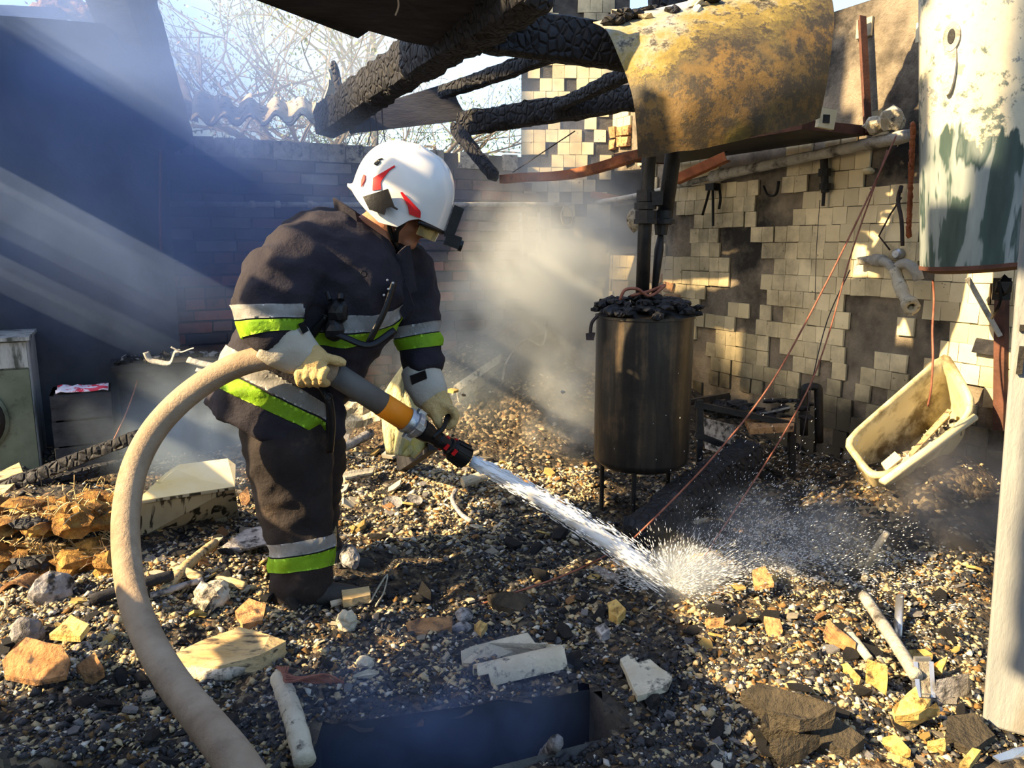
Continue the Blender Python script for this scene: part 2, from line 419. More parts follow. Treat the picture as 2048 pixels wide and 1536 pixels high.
while z < RT-.05:
    u = -.1 + (.05 if random.random() < .5 else 0) + random.uniform(0, .02)
    while u < QB-.02:
        p = rp(u, PR-.003, z+random.uniform(-.002, .002)); x, y = pix(p)
        ok = x > -1e3
        for (a, b_, c_, d) in MISS:
            if a < x+random.uniform(-8, 8) < c_ and b_ < y+random.uniform(-5, 5) < d: ok = False
        if z < .62 and random.random() < .35: ok = False
        if y < 300 and random.random() < .35: ok = False
        if ok and random.random() < .955:
            inv = 1150 < x < 2060 and -20 < y < 860
            cand.append((0 if inv else 1, -1/max((p-CAM).length, .1) + random.uniform(0, .02), p, 0))
        u += .0995 if random.random() < .93 else .112
    z += .1; row += 1
# tiles on the right end of the back wall
z = .3
while z < 3.3:
    v = xs0+.05 + random.choice((0, .05, .02))
    while v < xs1-.15:
        p = V3((v, YS+.005, z)); x, y = pix(p)
        if random.random() < (.8 if z > 1.4 else .62): cand.append((2 if (1040 < x < 1200) else 3, random.random(), p, 1))
        v += .0995
    z += .1
cand.sort(key=lambda t: (0 if t[0] in (0, 2) and (t[0] == 2 and t[1] < .35) else (t[0] if t[0] != 2 else 1), t[1]))
rest = MB(); restb = MB(); nr = nb = 0
for (k, _, p, side) in cand:
    if side == 0 and nr < 298 and k == 0:
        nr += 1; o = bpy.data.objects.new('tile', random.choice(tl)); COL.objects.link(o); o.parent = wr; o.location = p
        o.rotation_euler = (random.uniform(-.01, .01), random.uniform(-.012, .012), math.atan2(U.y, U.x))
    elif side == 1 and nb < 200 and k == 2:
        nb += 1; o = bpy.data.objects.new('tile', random.choice(tl)); COL.objects.link(o); o.parent = wb; o.location = p
        o.rotation_euler = (0, random.uniform(-.012, .012), 0)
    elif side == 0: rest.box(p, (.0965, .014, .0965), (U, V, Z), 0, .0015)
    else: restb.box(p, (.0965, .014, .0965), None, 0, .0015)
if rest.v: tag(rest.build('tilework', M['tile'], wr, org=(0,0,0)), kind='stuff')
if restb.v: tag(restb.build('tilework', M['tile'], wb, org=(0,0,0)), kind='stuff')
# plastered taller wall at the left
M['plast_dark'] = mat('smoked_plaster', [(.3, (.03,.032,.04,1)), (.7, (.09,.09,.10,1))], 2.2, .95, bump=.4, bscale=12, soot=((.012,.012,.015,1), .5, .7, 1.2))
pa, pb = onb(330, 300, .30), onb(-500, 300, .30)
va, vb = V.dot(pa), V.dot(pb)
lw = MB()
top = [rp(QB-.30, va, onb(330, 200, .3).z), rp(QB-.30, V.dot(onb(215, 100, .3)), onb(215, 48, .3).z), rp(QB-.30, V.dot(onb(100, 90, .3)), onb(100, 38, .3).z), rp(QB-.30, vb, onb(-300, 20, .3).z)]
lw.prism([rp(QB-.30, va, 0), *top, rp(QB-.30, vb, 0)], U*.26)
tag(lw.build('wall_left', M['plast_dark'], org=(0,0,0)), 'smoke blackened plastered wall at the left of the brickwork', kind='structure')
# ---------------------------------------------------------------- the firefighter
M['jacket'] = mat('dark_fire_cloth', [(.3, (.016,.015,.024,1)), (.7, (.036,.031,.040,1))], 5, .85, bump=.35, bscale=70, spec=.25)
M['trouser'] = mat('dark_trouser_cloth', [(.3, (.016,.013,.014,1)), (.7, (.036,.028,.026,1))], 5, .85, bump=.4, bscale=60, spec=.25, soot=((.12,.085,.06,1), .60, .80, 5))
M['grey_band'] = mat('silver_reflective_tape', [(.3, (.46,.45,.44,1)), (.7, (.62,.61,.60,1))], 9, .5, bump=.3, bscale=50, soot=((.2,.19,.18,1), .58, .75, 14))
M['lime_band'] = mat('lime_fluorescent_tape', [(.3, (.32,.60,.03,1)), (.7, (.46,.80,.04,1))], 7, .6, bump=.3, bscale=50, soot=((.18,.30,.06,1), .56, .75, 12))
M['skin'] = mat('skin', [(.3, (.40,.17,.10,1)), (.7, (.50,.24,.15,1))], 12, .55, bump=.15, bscale=90)
M['glove'] = mat('tan_leather', [(.3, (.50,.34,.13,1)), (.7, (.66,.48,.22,1))], 14, .75, bump=.5, bscale=60, soot=((.22,.14,.06,1), .58, .75, 20))
M['gauntlet'] = mat('grey_beige_canvas', [(.3, (.42,.38,.31,1)), (.7, (.54,.50,.42,1))], 6, .85, bump=.3, bscale=80)
M['black'] = mat('black_plastic', [(.3, (.005,.005,.006,1)), (.7, (.011,.011,.013,1))], 9, .4, bump=.1)
M['helmet'] = mat('white_helmet_shell', [(.3, (.74,.72,.70,1)), (.7, (.82,.80,.77,1))], 3, .22, bump=.02, spec=.5)
M['red'] = mat('red_sticker', [(.3, (.55,.01,.012,1)), (.7, (.65,.015,.02,1))], 9, .4, bump=0)
M['boot'] = mat('sooty_rubber', [(.3, (.02,.019,.02,1)), (.7, (.07,.065,.06,1))], 6, .7, bump=.4)
PX = lambda r, Y: r*Y/FP
def loft(mb, rings, n=20, ex=2.3, mi=0):
    c = [at(r[0], r[1], r[2]) for r in rings]; N = len(c); vs = []
    for i, r in enumerate(rings):
        t = (c[min(i+1, N-1)]-c[max(i-1, 0)]).normalized()
        vd = (c[i]-CAM).normalized(); a = t.cross(vd).normalized(); b_ = t.cross(a).normalized()
        ra = PX(r[3], r[2]); rb = r[4] if len(r) > 4 and r[4] else ra
        for k in range(n):
            q = 2*pi*k/n; x, y = cos(q), sin(q)
            x = math.copysign(abs(x)**(2/ex), x); y = math.copysign(abs(y)**(2/ex), y)
            vs.append(c[i]+a*(x*ra)+b_*(y*rb))
    fs = [(i*n+k, i*n+(k+1) % n, (i+1)*n+(k+1) % n, (i+1)*n+k) for i in range(N-1) for k in range(n)]
    fs += [tuple(range(n))[::-1], tuple((N-1)*n+k for k in range(n))]
    mb.add(vs, fs, mi)
def fuse(mb, name, m, parent, vox=.012, smooth=4, fold=0.0, fs=9.0, seed=0.0):
    """one continuous surface grown from overlapping lofts"""
    o = mb.build('tmp', m, org=(0,0,0))
    r = o.modifiers.new('r', 'REMESH'); r.mode = 'VOXEL'; r.voxel_size = vox
    q = o.modifiers.new('s', 'SMOOTH'); q.factor = .5; q.iterations = smooth
    dg = bpy.context.evaluated_depsgraph_get(); ev = o.evaluated_get(dg)
    me = bpy.data.meshes.new_from_object(ev); me.name = name
    bpy.data.objects.remove(o)
    if fold:
        nv = len(me.vertices); nn = [v.normal.copy() for v in me.vertices]
        for v, d in zip(me.vertices, nn):
            p = v.co + V3((seed, seed, 0))
            w_ = noise.noise(V3((p.x*fs, p.y*fs, p.z*fs*1.5)))
            f = (1-abs(w_)*2.2)*.6 + .5*noise.noise(p*fs*2.2)
            v.co += d*fold*f
    me.polygons.foreach_set('use_smooth', [True]*len(me.polygons))
    off = root_loc(parent) if parent else V3()
    for v in me.vertices: v.co -= off
    o = bpy.data.objects.new(name, me); COL.objects.link(o)
    if parent: o.parent = parent
    return o
def band(src, name, m, planes, keep, parent, off=.005):
    """a strip of cloth cut out of a garment surface between two planes, a few millimetres proud"""
    ro = root_loc(src)
    bm = bmesh.new(); bm.from_mesh(src.data)
    for v in bm.verts: v.co += ro
    for i, (p, nn) in enumerate(planes):
        geom = bm.verts[:]+bm.edges[:]+bm.faces[:]
        bmesh.ops.bisect_plane(bm, geom=geom, plane_co=p, plane_no=nn, clear_outer=(i == 1), clear_inner=(i == 0))
    bad = [f for f in bm.faces if not keep(f.calc_center_median())]
    bmesh.ops.delete(bm, geom=bad, context='FACES')
    bm.normal_update()
    nn = {v: v.normal.copy() for v in bm.verts}
    for v in bm.verts: v.co += nn[v]*off
    r = bmesh.ops.extrude_face_region(bm, geom=bm.faces[:])
    for v in r['geom']:
        if isinstance(v, bmesh.types.BMVert): v.co -= v.normal*0
    for v in bm.verts: v.co -= root_loc(parent)
    me = bpy.data.meshes.new(name); bm.to_mesh(me); bm.free(); me.materials.append(m)
    me.polygons.foreach_set('use_smooth', [True]*len(me.polygons))
    o = bpy.data.objects.new(name, me); COL.objects.link(o); o.parent = parent
    return o
def plane3(a, b_, c, toward):
    a, b_, c = at(*a), at(*b_), at(*c); nn = (b_-a).cross(c-a).normalized()
    if nn.dot(toward) < 0: nn = -nn
    return (a, nn)
DOWN = V3((0, 0, -1))

pb = MB()
# head under the helmet, neck, slim trunk and limbs: one body
HC = at(806, 392, 2.80)
hf = V3((.93, .14, -.34)).normalized(); hs = hf.cross(Z).normalized(); hu = hs.cross(hf).normalized()   # face, his right, up
HS = PX(1, 2.80)
def hp(x, z, y=0.0): return HC + hf*(x*HS) + hu*(z*HS) + hs*(y*HS)
rot = Matrix((hf, hs, hu)).transposed()
pb.blob(hp(-5, 5), (.098, .078, .10), 0, .0, 3, rot=rot)
pb.blob(hp(14, -48), (.072, .062, .072), 0, .0, 3, rot=rot)           # face
pb.blob(hp(36, -82), (.036, .036, .026), 0, .0, 2, rot=rot)           # chin
pb.blob(hp(4, -66), (.052, .060, .038), 0, .0, 2, rot=rot)            # jaw
pb.blob(hp(58, -58), (.017, .012, .013), 0, .0, 2, rot=rot)           # nose tip
pb.blob(hp(53, -46), (.013, .0095, .024), 0, .0, 2, rot=rot)
pb.blob(hp(50, -70), (.012, .022, .0055), 0, .0, 2, rot=rot)          # upper lip
pb.blob(hp(48, -76), (.012, .020, .006), 0, .0, 2, rot=rot)           # lower lip
pb.blob(hp(46, -33), (.012, .046, .008), 0, .0, 2, rot=rot)           # brow
pb.blob(hp(30, -54, 26), (.026, .018, .020), 0, .0, 2, rot=rot)       # cheek
pb.blob(hp(-18, -42, 42), (.017, .008, .028), 0, .0, 2, rot=rot)      # ear
loft(pb, [(792,420,2.80,36), (766,452,2.79,42), (742,480,2.79,52), (722,505,2.78,60)])
loft(pb, [(742,480,2.79,52), (715,505,2.78,95,.12), (680,560,2.76,100,.15), (640,640,2.75,92,.14), (590,730,2.74,90,.14), (560,800,2.76,90,.15)])
loft(pb, [(650,505,2.66,36), (585,535,2.58,34), (545,610,2.50,30), (548,660,2.47,26), (600,705,2.47,20), (622,722,2.48,18)])
loft(pb, [(790,520,2.90,32), (830,590,2.95,30), (842,680,2.93,26), (860,770,2.86,19), (874,800,2.82,17)])
loft(pb, [(560,790,2.68,62), (580,880,2.68,56), (592,1000,2.68,44), (603,1090,2.68,38), (608,1170,2.68,30), (640,1188,2.68,26)])
loft(pb, [(590,790,2.86,58), (620,880,2.92,50), (622,990,2.98,42), (632,1070,3.02,34), (650,1120,3.04,26), (680,1135,3.04,22)])
org = V3((at(600, 1190, 2.72).x, 2.80, 0.0))
person = fuse(pb, 'person', M['skin'], None, vox=.0065, smooth=3)
for v in person.data.vertices: v.co -= org
person.location = org
tag(person, 'firefighter in dark turnout gear and white helmet bending to aim a fire hose', 'person')
# eye socket line and brow are geometry; lids as small dark part
for sd in (17, -17):
    e = MB(); e.blob(hp(47, -45, sd), (.007, .008, .0035), 0, 0, 1, rot=rot); e.build('eye', M['black'], person, True)
e = MB(); e.tube([hp(57, -73, -9), hp(60, -73, 0), hp(57, -73, 9), hp(50, -74, 15)], .0022, 5)
M['lip'] = mat('lip', [(.3, (.30,.08,.06,1)), (.7, (.36,.11,.08,1))], 12, .5, bump=0)
e.build('mouth', M['lip'], person, True)

# jacket
jb = MB()
loft(jb, [(742,462,2.79,50,.095), (722,486,2.78,104,.165), (692,526,2.76,138,.20), (664,580,2.75,145,.205), (638,640,2.75,136,.195), (604,702,2.74,128,.195), (570,762,2.74,126,.205), (550,806,2.74,126,.215), (538,838,2.74,124,.215)], 28)
loft(jb, [(652,492,2.68,56), (598,518,2.60,68), (556,566,2.53,72), (537,612,2.485,68), (543,655,2.465,57), (562,680,2.465,46)])
loft(jb, [(775,500,2.88,52), (812,545,2.94,54), (828,600,2.96,50), (832,650,2.95,46), (840,695,2.93,42), (848,745,2.89,38)])
loft(jb, [(655,790,2.66,30,.05), (664,840,2.66,26,.045), (668,878,2.67,18,.03)], 12)
jacket = fuse(jb, 'jacket', M['jacket'], person, vox=.0105, smooth=4, fold=.017, fs=8.5)
near = lambda p, a, b_, r: ((p-a) - (b_-a)*max(0, min(1, (p-a).dot(b_-a)/(b_-a).length_squared))).length < r
A0, A1 = at(592, 510, 2.60), at(543, 665, 2.465)
inarm = lambda p: near(p, A0, A1, .150) and pix(p)[0] < 606
for nm, m_, t_, l_ in (('reflective_band', M['grey_band'], (608, 606), (640, 634)), ('lime_band', M['lime_band'], (643, 637), (684, 664))):
    band(jacket, nm, m_, [plane3((470, t_[0], 2.5), (595, t_[1], 2.5), (530, t_[0]-2, 2.6), DOWN), plane3((470, l_[0], 2.5), (595, l_[1], 2.5), (530, l_[0]-2, 2.6), DOWN)], inarm, person)
L0, L1 = at(820, 560, 2.95), at(848, 745, 2.89)
inl = lambda p: near(p, L0, L1, .12) and pix(p)[0] > 768
for nm, m_, t_, l_ in (('reflective_band', M['grey_band'], (657, 641), (680, 664)), ('lime_band', M['lime_band'], (682, 666), (704, 692))):
    band(jacket, nm, m_, [plane3((775, t_[0], 2.9), (870, t_[1], 2.9), (820, t_[0]-6, 3.0), DOWN), plane3((775, l_[0], 2.9), (870, l_[1], 2.9), (820, l_[0]-6, 3.0), DOWN)], inl, person)
intor = lambda p: not near(p, A0, A1, .138) and not near(p, L0, L1, .105) and 560 < pix(p)[0] < 806
for nm, m_, d in (('reflective_band', M['grey_band'], (0, 36)), ('lime_band', M['lime_band'], (39, 68))):
    pl_ = [plane3((590, 596+q, 2.62), (690, 640+q, 2.54), (792, 608+q, 2.70), DOWN) for q in d]
    band(jacket, nm, m_, pl_, intor, person)
for nm, m_, t_, l_ in (('reflective_band', M['grey_band'], (688, 806), (738, 838)), ('lime_band', M['lime_band'], (742, 842), (780, 874))):
    pl_ = [plane3((450, q[0], 2.7), (650, q[1], 2.65), (560, (q[0]+q[1])/2+6, 2.52), DOWN) for q in (t_, l_)]
    band(jacket, nm, m_, pl_, lambda p: not near(p, A0, A1, .12) and pix(p)[0] < 652, person)
# collar standing behind the neck, and the loose throat flap
cb = MB()
def collar(a, b_):
    q = -2.5 + a*3.9
    c = at(733-14*b_, 462-16*b_, 2.79); r = .108+.012*b_
    ax = V3((cos(q)*-1.0, sin(q), 0))
    return c + hf*(-cos(q)*r*.95) + hs*(sin(q)*r) + hu*(.062*b_*(.6+.4*cos(q)) - .012)
cb.sheet(collar, 22, 6, .008)
autosmooth(cb.build('collar', M['jacket'], person), 60)
cb = MB(); cb.sheet(lambda a, b_: at(772+46*a+14*b_, 500+92*b_+10*sin(a*5), 2.73-.03*sin(a*3)+.03*b_), 6, 8, .007)
autosmooth(cb.build('throat_flap', M['jacket'], person), 60)
cb = MB(); cb.prism([at(810,560,2.70), at(828,612,2.72), at(808,640,2.72), at(790,600,2.70)], V3((0,.012,0)))
cb.build('flap_tip', M['jacket'], person)
cb = MB()
for x, y in ((775, 560), (786, 566), (777, 578), (768, 590)): cb.lathe(at(x, y, 2.575 if x < 772 else 2.59), V3((0,-1,0)), [(.0001,.008), (.0036,.008), (.004,0)], 10)
cb.build('snap_buttons', M['grey_band'], person, True)
cb = MB(); cb.lathe(at(728, 548, 2.555), V3((.1,-1,0)), [(.012,0), (.012,.008), (.008,.008), (.008,0)], 12)
cb.build('snap_button', M['black'], person, True)
# radio on a chest harness
cb = MB(); cb.blob(at(674, 624, 2.53), (.038, .03, .045), 2, .12, 2); cb.blob(at(668, 660, 2.52), (.034, .03, .04), 5, .12, 2); cb.tube([at(660,600,2.51), at(655,585,2.52)], .009, 8); cb.tube([at(682,600,2.51), at(682,590,2.52)], .012, 8)
r_ = cb.build('radio', M['black'], person)
cb = MB()
cb.tube(curve([at(645,655,2.52), at(690,675,2.50), at(740,690,2.53), at(790,660,2.60)], 5), .012, 6, flat=.35)
cb.tube(curve([at(655,635,2.53), at(632,660,2.53), at(602,700,2.56), at(585,735,2.58)], 5), .016, 6, flat=.35)
cb.tube(curve([at(790,560,2.62), at(770,620,2.57), at(745,670,2.54), at(735,690,2.54)], 5), .012, 6, flat=.35)
cb.build('harness_strap', M['black'], person, True)
cb = MB(); cb.tube(curve([at(640,770,2.54), at(658,800,2.53), at(664,850,2.55), at(660,905,2.57)], 5), .015, 6, flat=.4)
cb.lathe(at(657, 793, 2.51), V3((0,-1,0)), [(.014,0), (.014,.006), (.009,.006), (.009,0)], 12)
cb.build('belt_strap', M['black'], person, True)

# trousers
tb = MB()
loft(tb, [(566,770,2.72,78,.14), (574,840,2.70,90,.15), (578,900,2.68,89), (584,960,2.68,78), (593,1030,2.68,70), (601,1090,2.68,65), (603,1150,2.68,62), (600,1188,2.68,58)], 24)
loft(tb, [(600,790,2.84,60), (630,850,2.92,58), (634,930,2.96,56), (628,1010,3.0,48), (634,1075,3.03,44), (648,1110,3.04,38)], 20)
trousers = fuse(tb, 'trousers', M['trouser'], person, vox=.0105, smooth=4, fold=.016, fs=7.5, seed=4.0)
for nm, m_, t_, l_ in (('reflective_band', M['grey_band'], (1082, 1066), (1110, 1092)), ('lime_band', M['lime_band'], (1113, 1095), (1140, 1128))):
    pl_ = [plane3((540, q[0], 2.68), (664, q[1], 2.68), (600, (q[0]+q[1])/2+7, 2.58), DOWN) for q in (t_, l_)]
    band(trousers, nm, m_, pl_, lambda p: p.y < 2.86, person)
# boots
for nm, C_, Y, k in (('boot', (604, 1180), 2.68, 1.0), ('boot', (650, 1122), 3.04, .8)):
    x, y = C_; q = MB()
    loft(q, [(x, y-32*k, Y, 52*k), (x+4, y, Y, 56*k), (x+12, y+18*k, Y, 50*k)], 18)
    g = lambda X_, Y_, r, b_=None: (x+X_*k, y+Y_*k, Y, r*k, b_)
    loft(q, [g(-46, 8, 22), g(-20, 8, 28, .055), g(30, 8, 27, .058), g(75, 8, 22, .056), g(110, 10, 18, .05), g(130, 13, 9, .03)], 16)
    fuse(q, nm, M['boot'], person, vox=.010, smooth=3, fold=.004)
# gloves -------------------------------------------------------------
gb = MB()
loft(gb, [(548,672,2.47,58,.085), (572,690,2.47,56,.075), (598,708,2.475,46,.06), (614,722,2.48,38,.045)], 20)
c_ = fuse(gb, 'gauntlet', M['gauntlet'], person, vox=.007, smooth=4, fold=.005, fs=11)
gb = MB(); gb.prism([at(596,648,2.425), at(606,644,2.425), at(616,662,2.425), at(606,668,2.425)], V3((0,.012,0)))
gb.build('hook_tab', M['black'], c_)
gb = MB()
loft(gb, [(604,712,2.475,36,.034), (620,722,2.465,37,.038), (636,730,2.462,33,.034), (648,736,2.47,22,.025)], 16)
for i in range(4):
    x0 = 596+15*i; yy = 728+2.6*i
    gb.tube(curve([at(x0+10, yy, 2.455), at(x0+2, yy+17, 2.432), at(x0+4, yy+34-2*i, 2.443), at(x0+10, yy+39-3*i, 2.48), at(x0+16, yy+30, 2.51)], 4), [.0155]*12+[.0145]*3+[.012, .008], 8)
gb.tube(curve([at(622,716,2.475), at(646,716,2.47), at(672,721,2.475), at(692,727,2.48)], 5), [.020]*6+[.018]*6+[.016]*2+[.011]*2, 8)
fuse(gb, 'glove', M['glove'], person, vox=.0048, smooth=2, fold=.0022, fs=26)
gb = MB()
loft(gb, [(838,735,2.90,38,.066), (848,765,2.87,41,.066), (862,792,2.83,37,.056), (868,802,2.82,32,.05)], 20)
c_ = fuse(gb, 'gauntlet', M['gauntlet'], person, vox=.007, smooth=4, fold=.004, fs=11)
gb = MB(); gb.prism([at(820,752,2.805), at(850,741,2.80), at(854,757,2.80), at(824,770,2.805)], V3((0,.014,0)))
gb.build('hook_tab', M['black'], c_)
gb = MB()
loft(gb, [(866,796,2.82,30,.036), (874,808,2.80,31,.040), (882,820,2.79,28,.036), (888,830,2.79,18,.026)], 16)
gb.tube(curve([at(868,806,2.785), at(870,826,2.77), at(876,844,2.765), at(884,857,2.765)], 4), [.021]*5+[.019]*4+[.016]*3+[.010], 8)      # thumb
for i in range(4):
    d = i*.021
    gb.tube(curve([at(882,808,2.775+d), at(902-i, 818, 2.775+d), at(911-2*i, 834, 2.775+d), at(903-2*i, 850-i, 2.775+d), at(892-i, 856-2*i, 2.778+d)], 4), [.0165]*9+[.015]*4+[.013]*3+[.009], 8)
fuse(gb, 'glove', M['glove'], person, vox=.0048, smooth=2, fold=.002, fs=26)

# helmet -------------------------------------------------------------
HA, HB, HCz, HE = 97*HS, .140, 100*HS, 2.25
def hsurf(x, z, off=0.0, side=1):
    """point on his right flank of the shell for profile coordinates x (to the face) and z (up), in pixels"""
    k = 1 - abs(x*HS/HA)**HE - abs(max(z, -60)*HS/HCz*(1.0 if z > 0 else .45))**HE
    y = HB*max(k, 0.0)**(1/HE)
    return HC + hf*(x*HS) + hu*(z*HS) + hs*side*(y+off)
h_ = MB(); nph, nla = 72, 22
def rimz(ph):
    d = abs((ph+pi) % (2*pi) - pi)                     # 0 at the brow, pi at the nape
    D = math.degrees(d)
    P = [(0,-38), (40,-36), (66,-34), (76,-44), (84,-62), (104,-66), (125,-48), (150,-22), (180,-14)]
    for (a, za), (b_, zb) in zip(P, P[1:]):
        if a <= D <= b_: return za+(zb-za)*(D-a)/(b_-a)
vs = []
for i in range(nla+1):
    for k in range(nph):
        ph = 2*pi*k/nph; zr = rimz(ph)
        t = i/nla; top = 100
        z = top - (top-zr)*(1-(1-t)**1.7) if t < 1 else zr
        q = abs(z/100*(1.0 if z > 0 else .45))**HE
        sc = max(0, 1-q)**(1/HE)
        cx, cy_ = cos(ph), sin(ph)
        rr = (abs(cx)**HE + abs(cy_)**HE)**(-1/HE)
        back = max(0, -cx); fl = max(0, (t-.80)/.20)**2*.017*back**1.2
        x = cx*rr*HA*sc + (-fl if cx < 0 else 0); y = cy_*rr*HB*sc*(1+.3*fl)
        crest = .007*max(0, 1-abs(y)/.022) if z > 20 else 0
        vs.append(HC + hf*x + hs*y + hu*(z*HS+crest))
fs = [(i*nph+k, (i+1)*nph+k, (i+1)*nph+(k+1) % nph, i*nph+(k+1) % nph) for i in range(nla) for k in range(nph)]
h_.add(vs, fs)
helmet = h_.build('helmet', M['helmet'], person, True)
md = helmet.modifiers.new('solid', 'SOLIDIFY'); md.thickness = .006; md.offset = 1
helmet['label'] = 'glossy white helmet with red reflective stickers'
Zq = lambda x, y: ((680+x/7-806), (280+y/7-392))       # zoomed photo reading to image offset
def prof(x, y):                                        # image offset -> helmet profile coordinates
    d = at(806+x, 392+y, 2.80) - HC
    # slide along the view so that it lies in the profile plane
    vd = (at(806+x, 392+y, 2.80)-CAM).normalized(); t = d.dot(hs)/vd.dot(hs) if abs(vd.dot(hs)) > .2 else 0
    d = d - vd*t
    return d.dot(hf)/HS, d.dot(hu)/HS
def strip(ea, eb, n, off, th, m_, name, parent, side=1):
    def lerp(E, t):
        L = [0]
        for p, q in zip(E, E[1:]): L.append(L[-1]+math.hypot(q[0]-p[0], q[1]-p[1]))
        t *= L[-1]
        for i in range(len(E)-1):
            if t <= L[i+1]+1e-9:
                f = (t-L[i])/max(L[i+1]-L[i], 1e-9); return (E[i][0]+(E[i+1][0]-E[i][0])*f, E[i][1]+(E[i+1][1]-E[i][1])*f)
        return E[-1]
    # correct for where the shell surface lies: iterate image -> surface
    def pt(a, b_):
        pa, pb_ = lerp(ea, a), lerp(eb, a); X_ = pa[0]+(pb_[0]-pa[0])*b_; Y_ = pa[1]+(pb_[1]-pa[1])*b_
        tx, ty = 680+X_/7, 280+Y_/7
        x, z = prof(*Zq(X_, Y_)); 
        for _ in range(8):
            px, py = pix(hsurf(x, z, off)); dx, dy = prof(px-806, py-392); ex, ez = prof(tx-806, ty-392)
            x += .8*(ex-dx); z += .8*(ez-dy)
        return hsurf(x, z, off)
    q = MB(); q.sheet(pt, n, 6, th); o = q.build(name, m_, parent); autosmooth(o, 50); return o
strip([(453,705), (460,530), (690,395), (762,352)], [(572,690), (567,580), (690,425), (770,372)], 12, .004, -.003, M['red'], 'red_sticker', helmet)
strip([(843,735), (950,930), (970,1040)], [(872,727), (1132,1000), (1122,1096)], 12, .004, -.003, M['red'], 'red_sticker', helmet)
strip([(338,482), (305,560), (300,655)], [(354,490), (352,560), (302,660)], 8, .004, -.003, M['red'], 'red_sticker', helmet)
strip([(345,805), (430,985)], [(680,690), (765,935)], 8, .016, -.014, M['black'], 'ear_bracket', helmet)
strip([(430,980), (620,1050)], [(640,940), (640,1010)], 6, .016, -.014, M['black'], 'ear_bracket', helmet)
strip([(640,900), (800,985)], [(680,870), (815,965)], 6, .018, -.014, M['black'], 'bracket_lever', helmet)
# the painted numeral 6
q = MB(); P6 = [(598,262), (560,268), (510,300), (485,330), (505,345), (540,325), (555,300), (530,292), (500,318)]
pts6 = []
for X_, Y_ in P6:
    x, z = prof(*Zq(X_, Y_)); tx, ty = 680+X_/7, 280+Y_/7
    for _ in range(8):
        px, py = pix(hsurf(x, z, .004)); dx, dy = prof(px-806, py-392); ex, ez = prof(tx-806, ty-392); x += .8*(ex-dx); z += .8*(ez-dy)
    pts6.append(hsurf(x, z, .0045))
q.tube(curve(pts6, 4), .0026, 5); q.build('numeral', M['black'], helmet)
# brow rim, lamp and its strap, visor, chin straps
q = MB(); pts = []
for k in range(17):
    ph = R(-64+8*k); c_, s_ = cos(ph), sin(ph); rr = (abs(c_)**HE+abs(s_)**HE)**(-1/HE); sc = .985
    pts.append(HC + hf*(c_*rr*HA*sc) + hs*(s_*rr*HB*sc) + hu*(-40*HS))
q.tube(pts, .0075, 6); q.build('brow_rim', M['black'], helmet, True)
lx = HC + hf*(HA+.022)
q = MB(); q.box(lx + hu*(-14*HS), (.036, .05, .115), (hf, hs, hu), 0, .002); q.box(lx + hu*(-48*HS) + hf*.018, (.055, .05, .045), (hf, hs, hu), 0, .002); q.lathe(lx+hu*(-52*HS)+hf*.045, hf, [(.02, 0), (.02, .012), (.001, .010)], 14)
q.build('helmet_lamp', M['black'], helmet)
m, nt, bs = newmat('amber_visor'); bs.inputs['Base Color'].default_value = (.85,.74,.38,1); bs.inputs['Roughness'].default_value = .08; bs.inputs['Transmission Weight'].default_value = .75; bs.inputs['IOR'].default_value = 1.15; bs.inputs['Alpha'].default_value = .75
q = MB(); q.sheet(lambda a, b_: HC + hf*(cos(R(-58+116*a))*(HA*.93-.006*b_)) + hs*(sin(R(-58+116*a))*HB*.93) + hu*((-38-24*b_)*HS), 20, 4, .002)
autosmooth(q.build('visor', m, helmet), 60)
q = MB()
for sd in (1, -1):
    q.tube(curve([hp(-14,-40,52*sd), hp(-6,-66,48*sd), hp(10,-86,34*sd), hp(24,-97,14*sd), hp(26,-98,0)], 4), .010, 6, flat=.4)
    q.tube(curve([hp(22,-34,54*sd), hp(16,-52,47*sd), hp(10,-70,44*sd), hp(14,-88,30*sd)], 4), .011, 6, flat=.4)
q.build('chin_strap', M['black'], helmet, True)
q = MB(); q.blob(hp(30,-97), (.034, .04, .026), 3, .1, 2, rot=rot); q.build('chin_cup', M['black'], helmet, True)

# ---------------------------------------------------------------- hose, nozzle and water
M['hose'] = mat('dusty_canvas_hose', [(.3, (.28,.20,.13,1)), (.7, (.42,.325,.23,1))], 7, .9, bump=.35, bscale=90, soot=((.18,.13,.09,1), .52, .78, 9))
M['hose_grey'] = mat('grey_rubber_sleeve', [(.3, (.10,.095,.09,1)), (.7, (.15,.14,.13,1))], 7, .7, bump=.2)
M['hose_orange'] = mat('orange_sleeve', [(.3, (.80,.22,.008,1)), (.7, (.92,.30,.012,1))], 7, .5, bump=.1, soot=((.25,.10,.03,1), .62, .7, 20))
M['alu'] = mat('cast_aluminium', [(.3, (.38,.40,.44,1)), (.7, (.58,.60,.63,1))], 7, .35, .8, bump=.2, soot=((.05,.05,.05,1), .55, .7, 12))
hose_px = [(520,1600,1.28), (462,1510,1.37), (400,1432,1.55), (345,1362,1.72), (300,1285,1.86), (268,1205,1.99), (254,1120,2.09), (252,1030,2.18), (268,940,2.27), (305,865,2.34), (360,803,2.39), (425,755,2.42), (490,725,2.44), (552,714,2.46), (610,727,2.48), (668,747,2.52)]
hp_ = curve([at(*p) for p in hose_px], 6)
o_ = thing('fire_hose', 'tan canvas fire hose curving up to the black nozzle in the firefighter\'s hands', 'fire hose', V3((hp_[0].x, hp_[0].y, 0)))
q = MB(); q.tube(hp_, .0395, 18); q.build('canvas_hose', M['hose'], o_, True)
n0, n1 = at(668,747,2.52), at(938,919,2.76); nd = (n1-n0).normalized(); nl = (n1-n0).length
f_ = lambda x: n0 + nd*(nl*x)
